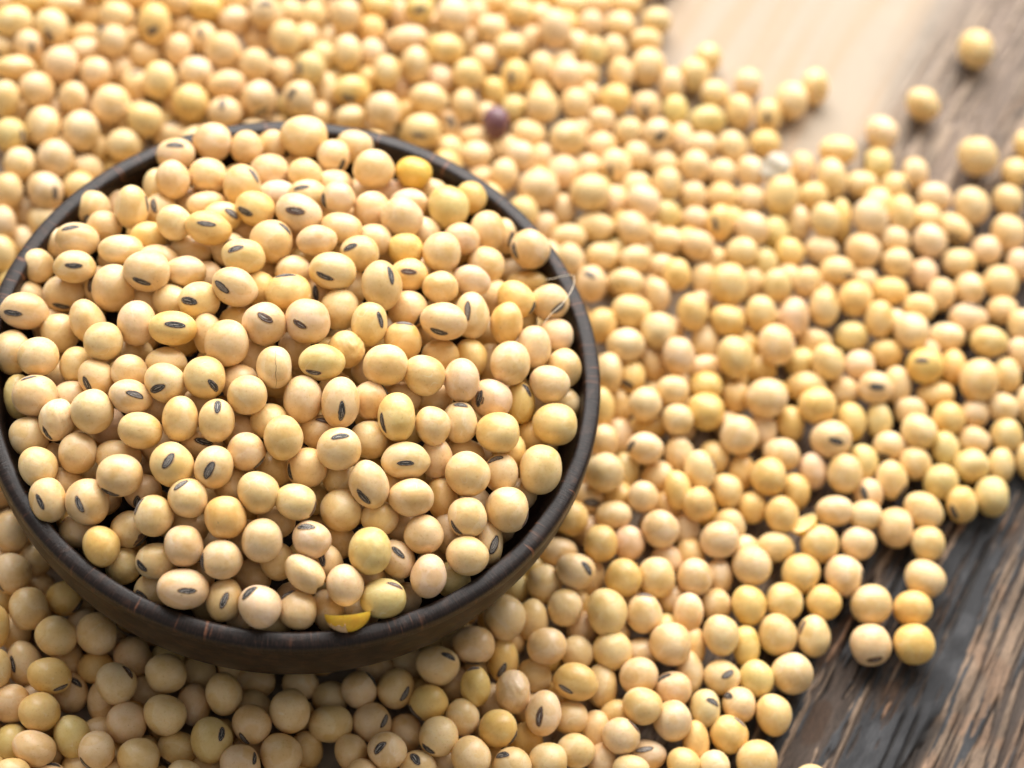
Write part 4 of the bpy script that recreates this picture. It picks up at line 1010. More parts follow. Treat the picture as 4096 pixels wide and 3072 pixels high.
5693,10151,345,340,350,331,938,333,-47,81,196,140,81,2,-7,-31,-90
1854,9027,658,280,366,296,939,330,-11,94,195,142,73,4
6336,10204,320,286,358,298,938,333,-53,79,182,143,55,2
2335,9134,323,311,329,308,940,329,-16,92,188,134,71,7
-396,8051,747,349,294,296,940,325,11,102,201,146,77,4
4744,9569,323,348,299,308,939,330,-38,85,197,144,84,6
-4013,6881,588,367,279,291,940,318,46,113,205,149,80,6,19,87,0
2204,8464,344,397,267,288,941,324,-14,93,203,144,78,4
8343,9802,320,351,292,306,939,328,-71,73,198,137,54,2
-4811,6281,784,380,339,348,940,315,55,116,195,144,73,5
2318,7894,523,351,292,309,942,321,-14,93,197,142,76,3
6268,8707,323,329,312,318,942,322,-52,80,193,140,74,1
5248,8352,440,340,373,341,942,321,-42,83,217,160,89,1,-38,-35,80
9198,9346,320,276,371,291,940,324,-79,71,200,139,76,7
4181,7855,542,350,373,348,943,319,-32,87,212,147,86,0
11602,9745,326,311,353,318,938,324,-100,64,196,141,78,6,-84,35,-70
2983,7380,699,295,353,310,944,317,-20,91,205,147,76,4
-5456,5077,745,337,304,319,943,306,63,118,197,146,70,0
10511,9207,313,351,299,301,940,322,-91,67,198,147,78,7
9482,8621,341,332,308,304,942,318,-81,70,193,139,63,6
7583,8113,389,348,316,314,943,317,-64,76,202,141,68,1
3518,6545,692,320,320,325,946,310,-25,89,205,154,75,2
7104,7423,320,330,310,313,945,312,-59,78,183,133,80,1
9272,7849,325,267,391,294,944,313,-79,71,196,142,80,5
12579,8499,331,393,279,308,925,332,-24,-186,205,146,72,7,23,-56,5
-6283,3679,450,303,338,312,945,294,73,120,191,139,79,5
13289,8062,329,329,311,304,942,310,-116,60,207,149,90,2
9799,7245,352,362,307,314,945,308,-84,70,201,146,81,1
-6525,3165,745,277,370,289,946,291,77,121,194,142,67,7
9139,6987,402,316,324,314,946,307,-78,72,201,138,52,1
5287,5861,606,365,285,297,948,303,-41,84,195,143,73,2
13995,7846,320,295,347,312,942,307,-123,58,198,138,83,2
6549,6013,406,351,292,310,948,302,-53,80,188,139,78,5
11990,7156,319,309,332,317,945,305,-105,64,194,132,80,0
5159,5061,716,330,383,341,950,297,-40,85,207,147,85,4,-14,55,-35
12977,6978,339,339,339,325,944,302,-114,61,198,144,78,3
6517,5126,662,284,361,305,950,296,-53,81,193,140,79,5
11951,6260,347,352,304,312,947,298,-105,65,205,150,72,1
13695,6607,318,337,304,314,945,298,-121,60,204,143,78,0
12980,6197,368,416,326,335,946,296,-115,62,190,133,78,1,23,86,-10
5493,4082,769,320,363,335,953,289,-43,84,186,123,48,6
12561,5651,379,375,302,313,948,292,-111,63,207,154,87,7
9867,4933,338,378,285,309,951,289,-85,71,205,147,79,5
14106,5569,335,282,363,299,947,290,-125,59,204,145,85,2
10811,4449,506,320,320,317,951,285,-95,69,199,142,87,3
12751,4950,329,283,384,303,949,286,-113,63,208,133,51,4
13851,4957,369,300,379,328,949,285,-123,60,197,142,69,2
6267,3089,601,295,347,311,955,279,-50,82,209,143,53,3,-32,-37,-20
11627,4245,344,297,400,321,952,282,-103,67,201,143,74,2
7757,3146,706,354,289,304,955,279,-65,78,191,133,47,3
9780,3745,435,427,316,336,953,280,-85,72,199,142,68,4
8399,3164,489,293,349,297,955,277,-71,76,193,126,51,4
5778,2187,745,246,416,285,957,273,-44,84,195,134,50,1
11958,3711,315,347,295,300,953,277,-106,66,193,139,78,2
10743,3148,439,302,406,322,955,274,-94,70,187,129,46,7
13266,3300,319,341,300,316,953,272,-119,63,193,138,75,1
5917,1409,745,295,347,306,959,266,-45,84,200,141,75,4
11580,2794,331,345,308,312,955,269,-102,68,210,152,83,5,-36,-65,-5
9427,2022,491,389,335,350,958,266,-81,74,199,143,76,2
10103,1881,332,290,381,314,958,263,-88,72,198,138,86,1
7088,1003,502,343,298,314,907,236,-122,327,200,142,73,3
9801,1346,375,287,369,312,959,259,-85,73,183,124,47,7
8443,1003,480,316,355,333,960,258,-71,77,201,143,65,7
11249,1587,315,301,340,302,958,259,-99,70,207,150,93,4,-27,10,-70
9003,817,320,317,324,307,961,255,-77,76,206,138,52,4
11201,1045,451,339,302,305,959,255,-99,70,201,149,80,0
6332,-145,713,360,285,309,963,251,-49,83,196,140,72,0
8602,294,346,333,363,348,962,251,-72,77,183,133,68,5
6705,-639,644,317,346,311,964,246,-52,82,202,140,93,5
9542,29,348,388,308,332,963,247,-82,75,185,134,64,5
8522,-830,321,275,372,303,965,240,-71,78,200,144,85,4
8534,-1442,321,308,332,308,966,235,-71,78,194,139,75,4
9196,-2188,333,276,396,295,968,227,-78,77,195,136,46,2
8195,-2358,317,248,413,284,969,226,-67,79,217,143,61,7
3572,-5969,751,344,309,315,976,197,-14,91,202,149,83,5,-20,49,-60
2630,-6352,748,311,329,323,977,194,-3,93,200,140,78,1
-7645,9457,892,403,246,283,929,341,74,125,192,130,49,4
-6913,9586,873,398,249,280,930,341,67,123,217,161,87,0
456,11222,896,333,317,320,932,348,-1,98,194,138,49,6,5,-7,30
-2693,10275,974,378,361,371,932,344,29,109,198,145,82,5,-4,59,0
2599,11861,651,353,336,339,932,349,-20,90,188,127,52,7
1235,11246,878,400,400,390,933,348,-8,95,209,152,91,0
-5751,9429,953,370,344,354,931,340,57,119,199,140,70,7
-1001,10585,970,345,388,349,933,345,13,103,188,132,69,5
5606,12609,330,335,325,326,932,350,-47,81,189,142,73,4
-7832,8835,893,417,337,346,930,336,77,126,214,161,79,6
-4938,9385,1009,366,458,377,932,339,50,116,205,136,51,6,-9,-36,25
2094,11240,637,360,326,323,934,345,-15,92,195,137,71,1
3443,11504,747,374,451,385,933,347,-27,88,193,136,77,5
-2151,9665,973,355,387,352,934,340,25,107,193,138,67,2
-5660,8759,952,365,333,345,933,335,58,119,186,135,76,2,-63,71,20
2560,10825,673,347,304,316,935,342,-19,91,205,146,71,4
1222,10248,891,414,347,354,939,341,8,55,205,148,64,4
-3339,9014,999,391,407,406,935,336,36,111,199,141,77,5
4375,11222,551,274,362,288,935,343,-36,85,176,131,56,5
-792,9602,944,301,392,331,935,338,12,102,204,151,80,3
6862,11858,311,295,337,311,934,344,-58,77,204,147,68,4
-6556,7869,986,380,393,369,934,329,67,122,199,141,82,6
-2620,8828,961,357,363,348,936,334,30,109,190,134,69,5
683,9628,955,321,400,333,936,337,-1,98,196,142,75,4
-1500,8999,953,342,364,338,936,334,20,105,184,141,66,6,-65,4,-75
3285,10604,432,316,383,320,936,339,-25,89,199,139,69,6
5583,11221,395,393,433,392,935,341,-46,81,195,140,75,0
-5831,7869,934,338,329,341,935,329,61,120,204,146,84,6
123,9310,924,293,358,314,937,335,4,100,193,146,75,3
-3770,8321,951,363,340,352,936,331,41,113,196,141,84,3
1813,9743,821,361,355,351,937,336,-11,94,206,147,66,5
6620,11280,361,350,374,354,935,340,-56,78,196,144,72,4
3913,10395,587,380,380,368,937,338,-31,87,202,141,84,5
2771,10199,507,321,377,327,937,337,-20,91,196,135,52,6,-28,-9,-90
-4451,7934,989,367,412,385,936,329,48,115,209,155,74,5
7806,11372,316,304,328,302,935,340,-66,74,195,141,81,0
-3097,8159,959,420,307,334,915,331,-7,231,196,138,77,4
-6850,7110,969,382,356,353,935,324,72,123,194,135,71,2
-507,8669,901,402,338,350,938,331,11,102,195,137,51,5,-20,-48,-10
-6090,7130,923,313,335,306,936,323,65,120,193,139,77,5
-7412,6738,955,316,395,332,936,321,77,125,185,135,68,0
-1533,8144,968,354,380,358,939,328,21,105,195,143,81,2,-50,31,45
1109,8795,950,427,324,335,943,330,19,31,208,150,77,1
-2338,7916,991,380,403,394,938,327,29,108,203,143,80,4,17,-68,20
5006,10132,428,356,339,343,938,334,-41,83,197,134,51,3
8789,11048,389,370,410,371,936,337,-75,71,209,153,82,0
-3691,7500,986,389,382,370,938,325,42,113,189,129,49,3
-5253,7076,993,421,421,423,937,323,57,118,216,152,82,5
4185,9718,544,346,343,344,939,333,-33,86,200,145,81,2
3475,9445,599,382,382,389,939,332,-26,89,207,149,77,2
245,8227,989,387,387,375,940,328,5,99,208,151,84,2
7694,10512,343,308,382,321,937,334,-65,75,201,142,69,3
-2962,7455,952,379,327,338,939,324,35,110,206,144,77,5,-15,61,-90
8337,10533,344,310,377,318,937,333,-71,73,194,140,67,5,-10,-13,-90
-4521,6881,978,378,363,365,939,321,51,115,199,143,63,7
7042,10048,403,393,346,360,938,332,-59,77,176,139,59,4
-6459,6210,982,354,411,361,938,317,70,122,209,151,79,3
-5698,6260,1004,384,425,392,939,317,63,119,198,147,83,4
1132,7905,985,419,354,376,941,324,-3,97,199,146,72,3,-19,-25,-10
5391,9362,379,330,336,334,940,328,-44,83,181,132,68,6
-7061,5868,950,353,347,345,938,314,76,124,179,137,59,2,71,-5,-80
6025,9298,566,350,360,351,940,328,-50,81,191,136,74,4,12,-9,50
4153,8676,652,391,391,397,941,326,-32,87,194,141,70,4
14025,11114,315,289,343,305,934,331,-121,56,196,134,53,7
7641,9467,398,331,364,342,940,327,-65,76,195,142,72,1
4891,8875,333,353,321,337,941,325,-39,84,209,149,84,4
3224,7966,692,356,340,338,942,322,-23,90,188,134,78,7
5674,8813,324,337,314,329,942,323,-46,82,205,145,76,3
-6022,5467,988,376,401,389,940,311,68,120,186,134,77,1
10819,9798,341,332,349,332,939,326,-93,66,184,140,58,3,-93,14,-90
-6679,5192,940,329,351,333,940,309,74,122,199,146,78,3
6912,8657,530,340,363,350,942,322,-58,78,201,143,77,4
8100,8856,477,319,358,328,941,322,-69,74,206,149,84,7
13822,10293,315,315,315,318,936,326,-120,57,199,143,66,3
9848,9158,382,332,449,348,923,308,-126,192,204,152,81,0
6361,8054,563,325,358,333,943,319,-53,80,199,145,73,6
3713,7229,665,446,424,434,944,315,-27,89,197,141,79,6
-6745,4484,946,325,371,329,942,303,76,122,188,135,71,2
-6035,4678,972,361,383,371,942,304,69,120,199,145,86,7,59,-20,-75
4823,7317,728,431,399,400,944,315,-38,85,196,144,72,4
8811,8284,567,382,444,397,944,325,-33,-51,200,146,67,2
13671,9496,343,338,348,344,938,320,-119,58,183,130,63,7
5934,7401,668,361,387,375,944,315,-48,82,205,148,91,7
12084,9175,339,389,331,335,940,320,-105,62,198,144,86,2
12883,9122,402,383,422,388,939,319,-112,60,189,137,72,7
11386,8449,508,323,413,336,941,316,-99,65,198,141,65,3
10723,8147,581,393,412,389,942,315,-93,67,195,146,88,2
9764,7803,686,315,386,334,943,314,-85,70,192,141,70,7
7587,7235,648,294,390,307,945,312,-64,77,204,135,53,4,-38,-8,-80
-6642,3722,920,275,361,303,944,297,77,122,202,144,86,4
5831,6633,720,377,345,351,935,311,34,-165,194,140,79,7
8257,7254,644,377,377,376,945,311,-70,75,199,141,80,7
13709,8577,395,381,414,377,940,314,-120,58,203,145,80,7
12044,7938,423,375,375,375,942,311,-105,63,191,140,85,1
6566,6595,543,340,306,316,947,307,-54,80,191,139,77,0
7192,6525,697,344,325,318,947,307,-60,78,198,140,79,1
10637,7319,520,385,378,368,944,308,-93,68,199,141,77,7
8102,6604,646,351,310,327,946,306,-69,75,196,144,70,6
4635,5503,816,298,333,315,949,302,-35,86,211,154,87,1
5979,5836,755,332,300,303,948,303,-48,82,203,146,76,4
12722,7581,367,373,299,318,943,307,-112,62,195,139,68,3
11400,7200,463,345,325,337,944,306,-100,66,198,143,75,4
10141,6629,564,375,314,337,946,304,-88,69,192,136,65,0,71,-36,-15
6841,5645,773,299,332,313,949,301,-57,80,208,141,54,2
9547,6185,610,312,337,321,947,301,-83,71,193,138,73,0
5846,5176,834,376,289,314,950,298,-47,83,196,147,79,1
13612,7254,374,388,362,368,939,320,-64,-108,204,145,71,2
8924,5917,665,310,342,310,948,300,-77,73,177,133,63,2
12384,6695,347,301,355,309,945,301,-109,63,201,142,75,0
10577,6017,585,365,387,372,947,299,-92,68,203,134,54,0
9941,5596,677,316,401,334,948,297,-86,70,193,139,67,5
6031,4465,893,410,354,356,951,293,-48,82,202,143,63,7
7261,4725,878,327,387,330,951,293,-60,79,186,126,50,1
8625,5076,776,329,383,331,950,294,-74,74,192,139,64,6
9325,5169,743,314,408,333,950,294,-81,72,202,139,89,6
11113,5587,630,316,401,323,948,295,-98,67,206,142,63,5
7993,4719,824,367,317,329,950,300,-16,-90,189,128,47,4
14107,6181,480,332,364,328,945,295,-125,59,196,137,68,2
6636,4071,963,359,368,347,952,289,-54,81,192,144,74,3
11781,5435,627,376,382,380,948,293,-104,65,200,146,79,3
13409,5599,538,402,326,354,947,292,-119,61,192,144,66,1
6039,3586,966,389,343,358,954,286,-48,83,216,161,89,4
7107,3560,961,342,381,345,954,284,-59,80,200,141,86,2
10121,4236,756,332,390,332,913,259,-149,277,205,148,70,5
5794,2891,930,273,395,309,955,280,-45,84,205,147,77,3
11145,3900,644,371,340,353,952,281,-98,68,201,144,87,5,8,9,-5
7086,2760,923,335,311,308,956,277,-58,80,198,140,71,0
6597,2322,939,331,346,340,957,274,-53,82,205,152,81,4
14304,4404,328,246,403,283,950,280,-128,60,197,145,80,6
13787,4134,447,327,311,306,950,279,-124,61,200,146,81,7
12703,3617,462,353,356,353,952,276,-113,64,198,134,51,5
7271,2133,897,323,307,307,957,272,-60,80,196,145,77,2
13912,3517,392,334,346,328,952,273,-125,61,187,137,62,2
6718,1320,939,364,320,334,959,265,-54,82,212,151,86,1,-81,11,35
7433,1568,525,300,390,327,959,264,-61,80,194,140,76,1
14384,3080,313,260,381,277,953,268,-130,61,193,143,68,7
13852,2842,325,270,369,293,954,267,-125,62,196,142,67,0
12118,2507,340,343,343,338,955,266,-108,67,197,140,69,5,-62,-60,-40
7454,604,864,257,386,280,961,258,-61,80,205,140,53,7
6833,306,839,312,318,304,962,255,-54,82,202,145,79,5
10579,1021,448,392,301,313,960,256,-93,72,200,143,80,6
7774,32,378,275,361,299,963,250,-64,79,197,143,82,5
-4399,-4863,916,244,407,279,967,216,73,112,210,144,56,7
-4149,-5703,915,261,381,279,969,208,72,110,189,135,63,0
8286,-4853,501,308,322,302,974,202,-67,80,201,137,55,7
5218,-5688,943,358,336,351,976,199,-33,87,195,140,72,5,-58,56,-20
8861,-4775,411,302,328,297,973,202,-74,79,193,141,74,0
7344,-5224,629,344,303,303,975,200,-57,82,185,137,69,7
-3349,-7585,928,350,283,293,974,187,67,107,195,141,66,2
-432,-7023,915,322,308,304,976,190,33,100,198,145,76,7"""
